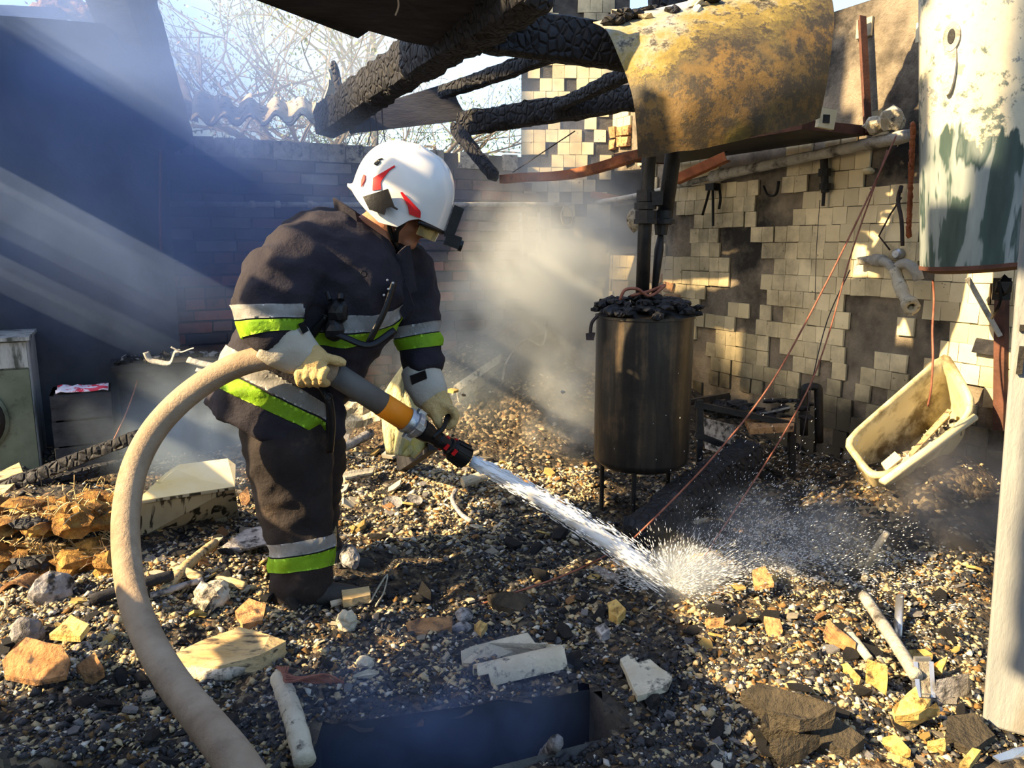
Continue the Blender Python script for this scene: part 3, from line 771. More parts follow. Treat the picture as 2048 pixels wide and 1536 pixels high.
q = MB(); q.tube([f_(0), f_(.15), f_(.33)], .041, 18); q.build('grey_sleeve', M['hose_grey'], o_, True)
q = MB(); q.tube([f_(.33), f_(.42), f_(.52)], .0425, 18); q.build('orange_sleeve', M['hose_orange'], o_, True)
q = MB(); q.lathe(f_(.50), nd, [(.02,0), (.046,0), (.048,.012), (.040,.016), (.042,.03), (.050,.033), (.050,.052), (.042,.056), (.036,.07), (.03,.075)], 20)
for k in range(4):
    a = nd.orthogonal().normalized(); d = Quaternion(nd, pi/2*k+.5) @ a
    q.box(f_(.50)+nd*.042+d*.05, (.03, .022, .016), (nd, nd.cross(d), d), 0, .001)
autosmooth(q.build('coupling', M['alu'], o_), 30)
q = MB(); q.lathe(f_(.62), nd, [(.001,0), (.038,.0), (.036,.03), (.028,.05), (.026,.075), (.030,.08), (.030,.09), (.024,.095), (.024,.125), (.033,.13), (.033,.14), (.030,.142), (.038,.15), (.040,.17), (.043,.20), (.043,.215), (.034,.215), (.03,.19), (.001,.19)], 24)
for k in range(10):
    d = Quaternion(nd, pi/5*k) @ nd.orthogonal().normalized(); q.bar(f_(.62)+nd*.152+d*.040, f_(.62)+nd*.212+d*.045, .006, .006, d)
noz = q.build('nozzle', M['black'], o_); autosmooth(noz, 35)
q = MB()
for hh in (.112, .146):
    for k in range(3):
        d = Quaternion(nd, 2.1*k+4.4) @ nd.orthogonal().normalized(); q.box(f_(.62)+nd*hh+d*(.026 if hh < .12 else .036), (.012, .022, .007), (nd, nd.cross(d), d), 0, .001)
q.build('red_mark', M['red'], noz)
q = MB(); bale = f_(.70)
q.tube(curve([bale + hs*.03, at(885,858,2.70), at(893,838,2.77), at(897,822,2.80), at(893,838,2.84), at(885,858,2.80), bale - hs*.03], 5), .009, 8)
q.build('shutoff_handle', M['black'], noz, True)
# ---------------------------------------------------------------- burnt roof timbers
def part(mb, name, m, parent, smooth=False, ang=None):
    o = mb.build(name, m, parent, smooth)
    if ang: autosmooth(o, ang)
    return o
def single(mb, name, label, cat, m, group=None, smooth=False, ang=None, kind=None):
    o = mb.build(name, m, None, smooth); tag(o, label, cat, group, kind)
    if ang: autosmooth(o, ang)
    return o
def charbeam(name, label, p0, p1, w_, h_, seed=0, taper=1.0, m='char', cat='beam', amp=.16, group=None, seg=None, wob=.10):
    """a squared timber eaten by fire: sections jittered, blocky alligator relief"""
    p0, p1 = V3(p0), V3(p1); L = (p1-p0).length; n = seg or max(8, int(L/.035)); d = (p1-p0)/L
    y = Z.cross(d); y = (y if y.length > .05 else V3((0,1,0)).cross(d)).normalized(); z = d.cross(y)
    q = MB(); k = 16; vs = []
    for i in range(n+1):
        t = i/n; sc = 1+(taper-1)*t; c = p0+d*(L*t) + (y*noise.noise(V3((t*4, seed, 1))) + z*noise.noise(V3((t*4, seed, 7))))*min(w_, h_)*wob
        e = 1.0 if 0 < i < n else .55
        for j in range(k):
            a = 2*pi*j/k; cx, cy_ = cos(a), sin(a); r = (abs(cx)**5+abs(cy_)**5)**(-.2)
            s_ = 1 + amp*noise.noise(V3((t*L*22, cx*3+seed, cy_*3))) + amp*.9*noise.cell(V3((t*L*16+seed*3, round(a*3), seed)))*.5 - amp*.3
            vs.append(c + (y*(cx*r*w_/2) + z*(cy_*r*h_/2))*sc*s_*e)
    fs = [(i*k+j, i*k+(j+1) % k, (i+1)*k+(j+1) % k, (i+1)*k+j) for i in range(n) for j in range(k)]
    fs += [tuple(range(k))[::-1], tuple(n*k+j for j in range(k))]
    q.add(vs, fs)
    return single(q, name, label, cat, M[m], group, ang=35)
charbeam('charred_rafter', 'thick black charred rafter rising from the brick wall across the top', at(650, 243, 5.62), at(1085, -50, 3.2), .19, .23, 1)
charbeam('charred_rafter', 'shorter charred timber lying along the upper side of the thick rafter', at(775, 150, 5.2), at(985, 22, 4.0), .11, .13, 2, 1.3)
charbeam('charred_purlin', 'broad charred purlin running behind the rusty hanging sheet', at(955, 55, 3.75), at(1420, 120, 3.95), .10, .21, 3, 1.0, 'char', amp=.07)
charbeam('charred_purlin', 'charred plank under the broad purlin behind the hanging sheet', at(985, 92, 3.8), at(1330, 142, 3.95), .07, .06, 14, 1.0, 'char_board', amp=.04)
charbeam('charred_rafter', 'thin charred rafter end pointing down left over the pale tiled corner', at(880, 188, 5.3), at(1110, 105, 4.4), .075, .085, 4, 1.15)
charbeam('charred_rafter', 'short broken charred rafter with ashy upper edge beside the hanging sheet', at(1108, 216, 5.1), at(1300, 125, 4.3), .07, .07, 5, 1.25)
charbeam('charred_beam', 'long charred crossbeam ending under the hanging sheet', at(918, 250, 5.55), at(1330, 185, 4.75), .14, .16, 6, 1.0)
charbeam('charred_stick', 'ash crusted charred stick leaning down to the rusty angle iron', at(906, 250, 5.5), at(992, 358, 5.15), .085, .09, 7, .8)
charbeam('charred_stick', 'upright charred stub standing on the wall beside the corrugated sheet', at(692, 232, 5.75), at(666, 122, 5.75), .085, .07, 8, .7)
charbeam('charred_post', 'broad charred post leaning above the left dark wall', at(345, 300, 5.3), at(215, -90, 4.9), .26, .24, 9, 1.35, 'char_board', amp=.04, wob=.02)
q = MB(); q.prism([at(495,-6,3.5), at(716,77,3.8), at(738,62,3.8), at(812,84,3.85), at(960,112,3.9), at(1075,-40,3.3), at(700,-60,3.2)], V3((0,.05,.03)))
single(q, 'roof_board', 'dark burnt roof board with a ragged edge overhanging the man', 'board', M['char_board'])
q = MB(); q.prism([at(700,268,5.5), at(688,238,5.5), at(770,205,5.5), at(900,165,5.5), at(916,205,5.5), at(936,240,5.5)], V3((0,.03,.01)))
single(q, 'burnt_board', 'flat grey burnt board hanging below the thick rafter', 'board', M['char_board'])
# wires tangled on the rafter
q = MB()
for k in range(5):
    x = 700+k*14; q.tube(curve([at(x+20, 165, 5.3), at(x+8, 200+5*k, 5.25), at(x+14, 240+10*k, 5.3), at(x-6+6*k, 290, 5.4)], 4), .004, 4)
single(q, 'wire_tangle', 'tangle of burnt wire hanging from the rafter above the helmet', 'wire', M['blackwire'], kind='stuff')
q = MB(); q.tube(curve([at(795, -10, 3.45), at(797, 12, 3.5), at(791, 30, 3.55)], 4), .004, 5)
single(q, 'hanging_wire', 'short pale wire hanging from the burnt roof board', 'wire', M['grey_band'])

# corrugated sheet on the wall top
def corr(a, b_, x0, x1, y0, y1, Y0, Y1, nw, amp):
    x = x0+(x1-x0)*a; y = y0+(y1-y0)*a; Y = Y0+(Y1-Y0)*b_
    return at(x - 30*b_, y, 5.55) + V3((0, Y-5.55, .27*b_ + amp*sin(a*nw*2*pi) + .02*noise.noise(V3((a*5, b_*4, 1)))))
M['asb'] = mat('fibre_cement', [(.3, (.46,.40,.29,1)), (.7, (.64,.58,.45,1))], 12, .95, bump=.5, bscale=50, soot=((.07,.06,.05,1), .54, .66, 22))
q = MB()
q.sheet(lambda a, b_: corr(a, b_, 388, 648, 243, 240, 5.5, 5.85, 5.0, .032), 66, 10, .012, mask=lambda a, b_: b_ < .55+.45*abs(noise.noise(V3((a*6, 2, 0))))+(.2 if a < .2 else 0) and b_ > .07*noise.noise(V3((a*9, 5, 3)))+.03)
single(q, 'corrugated_sheet', 'pale broken corrugated roof sheet lying on top of the brick wall', 'roof sheet', M['asb'], ang=60)
q = MB(); q.sheet(lambda a, b_: at(650+18*a+6*sin(b_*4), 140+60*b_, 5.8+.05*a), 4, 6, .012, mask=lambda a, b_: not (a < .3 and b_ < .3))
single(q, 'sheet_scrap', 'pale scrap of roof sheet standing beside the charred stub', 'scrap', M['asb'], ang=60)
q = MB(); q.prism([at(330,150,5.75), at(350,140,5.75), at(372,165,5.75), at(392,225,5.75), at(395,245,5.75), at(330,225,5.75)], V3((0,.02,0)))
single(q, 'sheet_scrap', 'grey broken sheet corner at the foot of the charred post', 'scrap', M['greystone'])
# remains on the left wall
M['wool'] = mat('scorched_mineral_wool', [(.3, (.07,.035,.018,1)), (.48, (.30,.155,.045,1)), (.68, (.58,.34,.09,1))], 14, 1.0, bump=1.0, bscale=40, bdist=.04)
q = MB()
for i in range(26):
    t = i/25; q.blob(at(42+165*t, 30+14*sin(t*9)-12*t, 5.3), (.10, .12, .055), i, .6, 2, fr=2.5)
single(q, 'insulation_remnant', 'brown scorched insulation clump lying on top of the left wall', 'insulation', M['wool'], smooth=True)
q = MB(); q.blob(at(214, 72, 5.2), (.045, .04, .12), 4, .35, 3, fr=2)
single(q, 'insulation_remnant', 'yellowish lump of insulation hanging beside the charred post', 'insulation', M['wool'], smooth=True)
for lab, a, b_, h in (('pale wall batten at the top left of the dark wall', (-20, 78), (96, 80), .05), ('grey charred batten above the pale batten', (-20, 56), (58, 60), .06)):
    q = MB(); q.bar(at(a[0], a[1], 5.12), at(b_[0], b_[1], 5.3), .05, h, jit=.006); single(q, 'wall_batten', lab, 'batten', M['asb'] if 'pale' in lab else M['char_board'])
q = MB(); q.bar(at(-20, 20, 4.9), at(125, 26, 5.2), .05, .05, jit=.006); single(q, 'roof_lath', 'grey roof lath crossing the sky at the top left corner', 'batten', M['char_board'])
q = MB(); q.tube(curve([at(108, 112, 5.28), at(100, 128, 5.2), at(98, 146, 5.2), at(108, 150, 5.2), at(107, 125, 5.2), at(115, 112, 5.2), at(107, 150, 5.2), at(111, 180, 5.2), at(114, 212, 5.2), at(113, 230, 5.22)], 4), .008, 6)
q.blob(at(94, 142, 5.18), (.022, .02, .02), 1, .2, 1)
single(q, 'ashy_cord', 'pale ashy looped cord hanging on the left dark wall', 'cord', M['asb'], smooth=True)

# ---------------------------------------------------------------- rusty hanging sheet, shelf, pipes
def bez(P, t):
    n = len(P)-1; f = t*n; i = min(int(f), n-1); u = f-i
    g = lambda k: P[max(0, min(n, k))]
    r = []
    for c in range(len(P[0])):
        a, b_, c_, d = g(i-1)[c], g(i)[c], g(i+1)[c], g(i+2)[c]
        r.append(.5*((2*b_)+(c_-a)*u+(2*a-5*b_+4*c_-d)*u*u+(3*b_-a-3*c_+d)*u**3))
    return r
LE = [(1186,44,3.62), (1213,60,3.50), (1236,110,3.40), (1258,168,3.34), (1270,225,3.32), (1276,315,3.34)]
ME = [(1400,-4,3.62), (1425,22,3.48), (1440,75,3.36), (1450,150,3.26), (1455,220,3.24), (1458,286,3.27)]
RE = [(1610,-60,3.62), (1652,-28,3.55), (1668,20,3.48), (1664,90,3.42), (1654,165,3.40), (1640,236,3.42)]
def hang(a, b_):
    l, m_, r = bez(LE, b_), bez(ME, b_), bez(RE, b_)
    w0, w1, w2 = (1-a)*(1-2*a), 4*a*(1-a), a*(2*a-1)
    p = [l[i]*w0+m_[i]*w1+r[i]*w2 for i in range(3)]
    return at(p[0], p[1] + 5*noise.noise(V3((a*7, b_*2, 3)))*(b_ > .97), p[2] + .012*noise.noise(V3((a*5, b_*5, 0))))
m, nt, bs = newmat('scorched_yellow_steel'); M['sheet'] = m
co = nt.nodes.new('ShaderNodeTexCoord').outputs['Object']
sx = nt.nodes.new('ShaderNodeSeparateXYZ'); nt.links.new(co, sx.inputs[0])
g = mth(nt, 'ADD', mth(nt, 'MULTIPLY', sx.outputs[2], 1.15), mth(nt, 'MULTIPLY', sx.outputs[0], -.40))
g = mth(nt, 'ADD', g, mth(nt, 'MULTIPLY', mth(nt, 'SUBTRACT', noisen(nt, co, 3.2, 7, .7), .5), 1.25))
c = ramp(nt, [(.10, (.11,.065,.018,1)), (.30, (.17,.10,.022,1)), (.46, (.085,.064,.026,1)), (.62, (.26,.19,.04,1)), (.76, (.35,.32,.23,1)), (.92, (.38,.41,.45,1))], g)
c = mixc(nt, mth(nt, 'MULTIPLY', ramp(nt, [(.44, (0,0,0,1)), (.53, (1,1,1,1))], mth(nt, 'SUBTRACT', noisen(nt, co, 13, 8, .78), mth(nt, 'MULTIPLY', mth(nt, 'SUBTRACT', g, .15), .12))), .9), c, (.030,.024,.016,1))
yl = ramp(nt, [(.55, (0,0,0,1)), (.66, (1,1,1,1))], noisen(nt, co, 2.3, 5, .6))
c = mixc(nt, mth(nt, 'MULTIPLY', yl, .22), c, (.55,.40,.035,1))
nt.links.new(c, bs.inputs['Base Color']); bs.inputs['Roughness'].default_value = .62; bs.inputs['Metallic'].default_value = .15
bn = nt.nodes.new('ShaderNodeBump'); bn.inputs['Strength'].default_value = .35; bn.inputs['Distance'].default_value = .015; nt.links.new(noisen(nt, co, 22, 6, .7), bn.inputs['Height']); nt.links.new(bn.outputs[0], bs.inputs['Normal'])
q = MB(); q.sheet(hang, 44, 26, -.004); single(q, 'hanging_steel_sheet', 'large bent steel sheet burnt yellow and brown hanging from the roof', 'metal sheet', M['sheet'], ang=60)
q = MB()
for i in range(120):
    t = random.random(); q.blob(at(1225+390*t, 46-66*t+random.uniform(-16, 8), 3.58+random.uniform(-.05, .25)), (random.uniform(.02,.06), .05, random.uniform(.012,.03)), i, .5, 1, random.choice((0,0,0,1)))
tag(q.build('roof_debris', [M['char'], M['asb']]), 'black and grey crusts of burnt roofing lying on the hanging sheet', 'debris', None, 'stuff')
charbeam('charred_rafter', 'black charred timber crossing behind the top of the hanging sheet', at(1300, 8, 3.9), at(1790, -60, 3.95), .16, .16, 21, 1.0)
def angle_iron(name, lab, pts, w_=.045, m='rust', up=Z, cat='angle iron'):
    q = MB()
    for a, b_ in zip(pts, pts[1:]):
        d = (b_-a).normalized(); e = up.cross(d).normalized(); n2 = d.cross(e)
        q.bar(a-d*.003, b_+d*.003, .006, w_, up); q.bar(a-d*.003 - n2*(w_/2) + e*(w_/2), b_+d*.003 - n2*(w_/2) + e*(w_/2), w_, .006, up)
    return single(q, name, lab, cat, M[m])
angle_iron('angle_iron', 'bent orange rusted angle iron spanning from the corner towards the hanging sheet', curve([at(1000,358,5.2), at(1040,354,5.1), at(1120,350,4.9), at(1190,335,4.7), at(1300,300,4.4)], 4), .05)
q = MB(); q.tube([at(1025, 345, 5.1), at(1085, 305, 5.12), at(1150, 262, 5.15)], .004, 5); single(q, 'stay_wire', 'thin stay wire running up from the bent angle iron', 'wire', M['blackwire'])
angle_iron('angle_iron', 'upright brown angle iron standing against the bare mortar wall', [onr(1724, 38, .05), onr(1736, 268, .05)], .05, 'rust_dark', U)
sf = thing('wall_shelf', 'rusty angle iron shelf with charred debris under the hanging sheet', 'shelf', V3((onr(1650,270,.2).x, onr(1650,270,.2).y, onr(1650,270,.2).z)))
zs = onr(1736, 262, .05).z
ra, rb = V3((onr(1736,262,.06).x, onr(1736,262,.06).y, zs)), None
d_ = ray(1330, 300); 
s0 = rp(U.dot(ra), PR-.02, zs); s1 = rp(U.dot(ra), PR-.55, zs); e0 = rp(U.dot(ra)+1.7, PR-.02, zs); e1 = rp(U.dot(ra)+1.7, PR-.55, zs)
q = MB(); q.bar(s0, s1, .006, .05); q.bar(s1, e1, .006, .05); q.bar(e0, e1, .006, .05); part(q, 'frame', M['rust_dark'], sf)
q = MB(); q.box((s0+s1+e0+e1)/4 - Z*.012, (1.68, .52, .012), (U, V, Z)); part(q, 'shelf_plate', M['soot_steel'], sf)
q = MB()
for i in range(70):
    p = rp(U.dot(ra)+random.uniform(.02, 1.6), PR-random.uniform(.05, .5), zs+.01); q.blob(p, (random.uniform(.02,.06), random.uniform(.02,.05), random.uniform(.01,.03)), i, .6, 1, random.choice((0,0,1)))
tag(q.build('shelf_debris', [M['char'], M['greystone']]), 'charred crumbs heaped on the rusty wall shelf', 'debris', None, 'stuff')
so_ = thing('light_switch', 'square cream light switch dangling at the edge of the wall shelf', 'switch', at(1652, 238, 4.2))
q = MB(); q.box(at(1652, 238, 3.98), (.09, .03, .09), (V3((1,.2,-.12)).normalized(), V3((-.2,1,0)).normalized(), V3((.12,0,1)).normalized()), 0, .002); part(q, 'switch_plate', M['cream'], so_)
q = MB(); q.box(at(1652, 238, 3.965), (.035, .012, .04), None, 0, .001); q.tube([at(1638,222,3.98), at(1622,210,4.02), at(1600,214,4.05)], .004, 5); part(q, 'rocker_and_cable', M['black'], so_)
angle_iron('angle_iron', 'short orange angle iron slanting behind the two boiler pipes', [at(1350, 358, 4.6), at(1450, 312, 4.4)], .05)
angle_iron('angle_iron', 'orange angle iron lintel over the dark niche by the corner', [onb(1165, 385, .06), onr(1240, 398, .05)], .05)
# water pipe along both walls
M['pipe'] = mat('peeling_pale_pipe', [(.3, (.30,.28,.24,1)), (.7, (.52,.50,.45,1))], 7, .7, bump=.6, bscale=30, soot=((.06,.055,.05,1), .48, .66, 9))
wp = thing('wall_pipe', 'long pale peeling water pipe running along the brick wall and up the tiled wall', 'pipe', V3((onb(330,408,.05).x, onb(330,408,.05).y, onb(330,408,.05).z)))
q = MB(); q.tube([onb(330,408,.05), onb(480,409,.05), onb(700,409,.05), onb(950,409,.05), onb(1140,409,.06), onb(1185,405,.10), onr(1230,399,.10), onr(1290,388,.09), onr(1440,350,.09)], .019, 10); part(q, 'pipe_run', M['pipe'], wp, True)
q = MB(); pts = [onr(1438+24*i, 351-5.05*24*i/24, .09) for i in range(17)]
q.tube(pts, [.032+.008*noise.noise(V3((i*1.7, 2, 0))) for i in range(17)], 12); part(q, 'lagged_pipe', M['pipe'], wp, True)
for x, y in ((505, 409), (555, 409), (620, 409)):
    q = MB(); q.tube([onb(x-5, y, .05), onb(x+5, y, .05)], .026, 8); part(q, 'pipe_collar', M['asb'], wp, True)
q = MB(); q.tube([onr(1425, 354, .09), onr(1445, 349, .09)], .042, 10); part(q, 'pipe_joint', M['pipe'], wp, True)
for lab, x0, y0, y1, r in (('thin vertical pipe in the brick corner with an orange rag', 1040, 425, 545, .016), ('thin vertical pipe on the tiles right of the corner', 1077, 425, 555, .013)):
    q = MB(); q.tube([onb(x0, y0, .07), onb(x0+3, (y0+y1)/2, .07), onb(x0+3, y1, .08)], r, 8)
    single(q, 'riser_pipe', lab, 'pipe', M['pipe'], smooth=True)
q = MB(); q.blob(onb(1050, 535, .10), (.04, .03, .08), 3, .4, 2); single(q, 'orange_rag', 'small orange rag caught on the thin corner pipe', 'rag', M['orange'], smooth=True)
q = MB(); q.tube(curve([onb(1128, 412, .10), onb(1122, 430, .12), onb(1128, 450, .12), onb(1142, 448, .12), onb(1145, 425, .12), onb(1135, 412, .1)], 4), .006, 5)
single(q, 'wire_loop', 'wire loop hanging from the pipe in the tiled corner', 'wire', M['pipe'], smooth=True)
for lab, pts in (('pinkish vertical cable on the wall beside the brick edge', [(322,300), (321,360), (320,425), (322,500)]), ('blue thin vertical cable next to the pinkish one', [(328,340), (333,400), (334,420)])):
    q = MB(); q.tube([onb(x, y, .33 if x < 326 else .06) for x, y in pts], .009, 6); single(q, 'wall_cable', lab, 'cable', M['wire'] if 'pink' in lab else M['pipe'], smooth=True)

# flat black panels in place of recessed niches by the corner
q = MB(); q.prism([onr(1196,345,.02), onr(1284,338,.02), onr(1284,402,.02), onr(1200,392,.02)], V*.01); q.prism([onr(1200,418,.02), onr(1286,405,.02), onr(1286,508,.02), onr(1206,505,.02)], V*.01)
M['niche'] = mat('black_niche_panel', [(.3, (.012,.012,.014,1)), (.7, (.05,.05,.05,1))], 3, .95, bump=.3)
o = q.build('niche_panel_1', M['niche']); tag(o, 'black burnt out niche panel beside the corner', kind='structure')
for i, (x, y, w_, h_) in enumerate(((1222,266,.20,.10), (1248,262,.18,.09), (1225,290,.12,.09), (1246,284,.20,.10), (1256,318,.14,.08), (1310,555,.20,.09), (1340,575,.12,.1), (1310,590,.2,.09), (1345,600,.2,.1), (1328,620,.2,.08), (1350,640,.15,.1))):
    q = MB(); q.box(onr(x, y, .015), (w_*.8, .04, h_*.8), (U, V, Z), 0, .01); o = q.build('brick', M['orange'], wr)

# ---------------------------------------------------------------- boiler column
YB = 3.55; bx = at(1285, 790, YB)
zt, zb = at(1285, 640, YB-.2).z, at(1285, 946, YB-.2).z
bo = thing('boiler', 'tall soot blackened cylindrical boiler standing under two vertical pipes', 'boiler', V3((bx.x, bx.y, ground(bx.x, bx.y))))
m, nt, bs = newmat('sooty_boiler_steel'); M['boiler'] = m
co = nt.nodes.new('ShaderNodeTexCoord').outputs['Object']; mp = nt.nodes.new('ShaderNodeMapping'); mp.inputs['Scale'].default_value = (9, 9, .8); nt.links.new(co, mp.inputs[0])
f = mth(nt, 'ADD', mth(nt, 'MULTIPLY', noisen(nt, mp.outputs[0], 2.2, 6, .6), .5), mth(nt, 'MULTIPLY', noisen(nt, co, 4, 7, .7), .55))
c = ramp(nt, [(.42, (.008,.008,.009,1)), (.54, (.026,.022,.018,1)), (.63, (.09,.062,.036,1)), (.76, (.22,.155,.085,1))], f)
dr = ramp(nt, [(.60, (0,0,0,1)), (.64, (1,1,1,1))], noisen(nt, mp.outputs[0], 1.6, 3, .4, 1.2))
c = mixc(nt, mth(nt, 'MULTIPLY', dr, .85), c, (.008,.008,.009,1))
nt.links.new(c, bs.inputs['Base Color']); bs.inputs['Roughness'].default_value = .42; bs.inputs['Metallic'].default_value = .0
bn = nt.nodes.new('ShaderNodeBump'); bn.inputs['Strength'].default_value = .15; bn.inputs['Distance'].default_value = .01; nt.links.new(noisen(nt, co, 30, 5, .6), bn.inputs['Height']); nt.links.new(bn.outputs[0], bs.inputs['Normal'])
rb_ = .223
q = MB(); q.lathe(V3((bx.x, bx.y, zb)), Z, [(.001,-.035), (.12,-.03), (.19,-.012), (rb_-.004,.012), (rb_,.03), (rb_, zt-zb-.008), (rb_+.006, zt-zb-.006), (rb_+.006, zt-zb+.006), (rb_-.006, zt-zb+.008), (.15, zt-zb+.03), (.001, zt-zb+.05)], 48)
part(q, 'tank_shell', M['boiler'], bo, ang=40)
for a in (.6, 2.7, 4.4):
    p = V3((bx.x+.19*cos(a), bx.y+.19*sin(a), zb)); q = MB(); q.tube([p, V3((p.x, p.y, ground(p.x, p.y)-.04))], .011, 8); part(q, 'leg', M['soot_steel'], bo)
q = MB()
for i in range(90):
    a = random.uniform(0, 2*pi); r = rb_*1.08*math.sqrt(random.random())
    q.blob(V3((bx.x+r*cos(a), bx.y+r*sin(a), zt+.035+.045*(1-(r/rb_)**2)+random.uniform(-.02,.015))), (random.uniform(.02,.045), random.uniform(.02,.045), random.uniform(.01,.024)), i, .5, 1)
tag(q.build('slag_crust', M['char']), 'black crust of charred slag heaped on top of the boiler', 'slag', None, 'stuff')
q = MB()
q.tube(curve([at(1240,600,3.42), at(1250,580,3.42), at(1275,578,3.42), at(1300,592,3.42), at(1330,570,3.45), at(1300,582,3.44), at(1262,592,3.42)], 5), .007, 6)
single(q, 'copper_wire', 'brown bent wire loop lying on the slag of the boiler', 'wire', M['wire'], smooth=True)
q = MB(); q.tube(curve([at(1195,632,3.45), at(1184,645,3.44), at(1181,662,3.44), at(1180,675,3.44)], 4), .008, 6); q.box(at(1180, 672, 3.44), (.035,.03,.03), None, 0, .005)
single(q, 'burnt_cable', 'burnt cable with a plug hanging off the left side of the boiler top', 'cable', M['blackwire'])
def riser(name, lab, pts, r, extra):
    t_ = thing(name, lab, 'pipe', pts[-1]); q = MB(); q.tube(pts, r, 14); part(q, 'pipe', M['soot_steel'], t_, True); extra(t_); return t_
def exA(t_):
    q = MB()
    for y, r, h in ((392, .040, .05), (412, .050, .03), (430, .046, .04), (443, .052, .02)): q.lathe(at(1291, y, 3.52)-Z*h/2, Z, [(.001,0), (r,0), (r,h), (.001,h)], 8)
    q.box(at(1312, 398, 3.5), (.05,.04,.06), None, 0, .006)
    part(q, 'coupling', M['soot_steel'], t_, ang=30)
riser('vertical_pipe', 'left sooty vertical pipe with couplings running into the boiler top', [at(1303,215,3.52), at(1297,330,3.52), at(1289,470,3.53), at(1284,605,3.55)], .031, exA)
def exB(t_):
    q = MB(); q.lathe(at(1325,448,3.6), Z, [(.001,0), (.055,0), (.055,.02), (.045,.025), (.045,.06), (.001,.06)], 12); q.lathe(at(1322,470,3.6), Z, [(.001,0), (.028,.0), (.034,.05), (.001,.05)], 10); part(q, 'flange', M['soot_steel'], t_, ang=30)
    q = MB(); q.tube([at(1322,465,3.6), at(1318,500,3.58), at(1308,590,3.55)], [.012,.022,.013], 8); part(q, 'thin_pipe', M['soot_steel'], t_, True)
riser('vertical_pipe', 'right sooty vertical pipe with a flange and a thinner lower end', [at(1352,225,3.62), at(1345,320,3.6), at(1327,448,3.6)], .036, exB)
q = MB(); q.blob(at(1268, 440, 4.6), (.05,.03,.07), 2, .3, 2); single(q, 'lime_lump', 'pale lump of plaster behind the left boiler pipe', 'plaster', M['plaster'], smooth=True)
# ---------------------------------------------------------------- water heater on the right wall
YT = 3.32; tc_ = at(1955, 520, YT); TA = (at(1960, -20, YT)-tc_); TA.y = 0; TA.normalize(); rt = 101*YT/FP
ztb, ztt = at(1944, 528, YT-.2).z, at(1944, -140, YT-.2).z
wh = thing('water_heater', 'big cylindrical wall boiler with peeling cream and green paint above the tub', 'water heater', V3((tc_.x, tc_.y, ztb-.04)))
m, nt, bs = newmat('peeling_green_paint'); M['peel'] = m
co = nt.nodes.new('ShaderNodeTexCoord').outputs['Object']; sx = nt.nodes.new('ShaderNodeSeparateXYZ'); nt.links.new(co, sx.inputs[0])
mp = nt.nodes.new('ShaderNodeMapping'); mp.inputs['Scale'].default_value = (5, 5, .9); nt.links.new(co, mp.inputs[0])
st = noisen(nt, mp.outputs[0], 1.6, 4, .55); nn = noisen(nt, co, 7, 8, .72)
green = ramp(nt, [(.34, (.028,.05,.05,1)), (.46, (.05,.085,.08,1)), (.48, (.22,.26,.265,1)), (.57, (.30,.34,.34,1)), (.60, (.04,.075,.075,1)), (.66, (.17,.21,.21,1))], st)
hi = mth(nt, 'ADD', mth(nt, 'MULTIPLY', sx.outputs[2], 1.35), mth(nt, 'MULTIPLY', mth(nt, 'SUBTRACT', noisen(nt, mp.outputs[0], 1.1, 5, .6), .5), 1.1))
msk = ramp(nt, [(.70, (0,0,0,1)), (.73, (1,1,1,1))], hi)
cr = ramp(nt, [(.40, (.12,.15,.14,1)), (.45, (.60,.56,.43,1)), (.58, (.68,.63,.48,1)), (.61, (.24,.26,.25,1))], nn)
sd = ramp(nt, [(.60, (1,1,1,1)), (.74, (0,0,0,1))], mth(nt, 'ADD', mth(nt, 'ADD', mth(nt, 'MULTIPLY', sx.outputs[0], 1.6), .42), mth(nt, 'MULTIPLY', mth(nt, 'SUBTRACT', noisen(nt, co, 3, 4), .5), .5)))
c = mixc(nt, mth(nt, 'MULTIPLY', msk, sd), green, cr)
nt.links.new(c, bs.inputs['Base Color']); bs.inputs['Roughness'].default_value = .42
bn = nt.nodes.new('ShaderNodeBump'); bn.inputs['Strength'].default_value = .25; bn.inputs['Distance'].default_value = .008; nt.links.new(nn, bn.inputs['Height']); nt.links.new(bn.outputs[0], bs.inputs['Normal'])
q = MB(); q.lathe(V3((tc_.x, tc_.y, ztb)), TA, [(rt-.002,0), (rt,.01), (rt, ztt-ztb), (rt-.02, ztt-ztb+.02), (.001, ztt-ztb+.05)], 64); part(q, 'shell', M['peel'], wh, ang=40)
q = MB(); q.lathe(V3((tc_.x, tc_.y, ztb)), TA, [(.001,-.035), (rt*.8,-.03), (rt+.003,-.012), (rt+.003,.004), (rt-.01,.006)], 48); part(q, 'bottom_rim', M['rust_dark'], wh, ang=40)
pf = at(1887, 68, YT-.16); nf = (V3((pf.x-tc_.x-TA.x/TA.z*(pf.z-tc_.z), pf.y-tc_.y, 0))).normalized(); pf = V3((tc_.x, tc_.y, pf.z)) + TA*0 + V3((TA.x/TA.z*(pf.z-tc_.z), 0, 0)) + nf*rt
hx = nf.cross(Z)
def oval(w_, h_, k=20): return [hx*(w_*cos(2*pi*i/k)) + Z*(h_*sin(2*pi*i/k)) for i in range(k)]
q = MB(); q.prism([pf - nf*.006 + d for d in oval(.033, .055)], nf*.012); q.prism([pf - Z*.11 - nf*.008 + d for d in oval(.026, .11)], nf*.012); part(q, 'bracket_plate', M['pipe'], wh)
q = MB(); q.prism([pf + nf*.004 + d for d in oval(.014, .028)], nf*.005); part(q, 'inlet_hole', M['black'], wh)
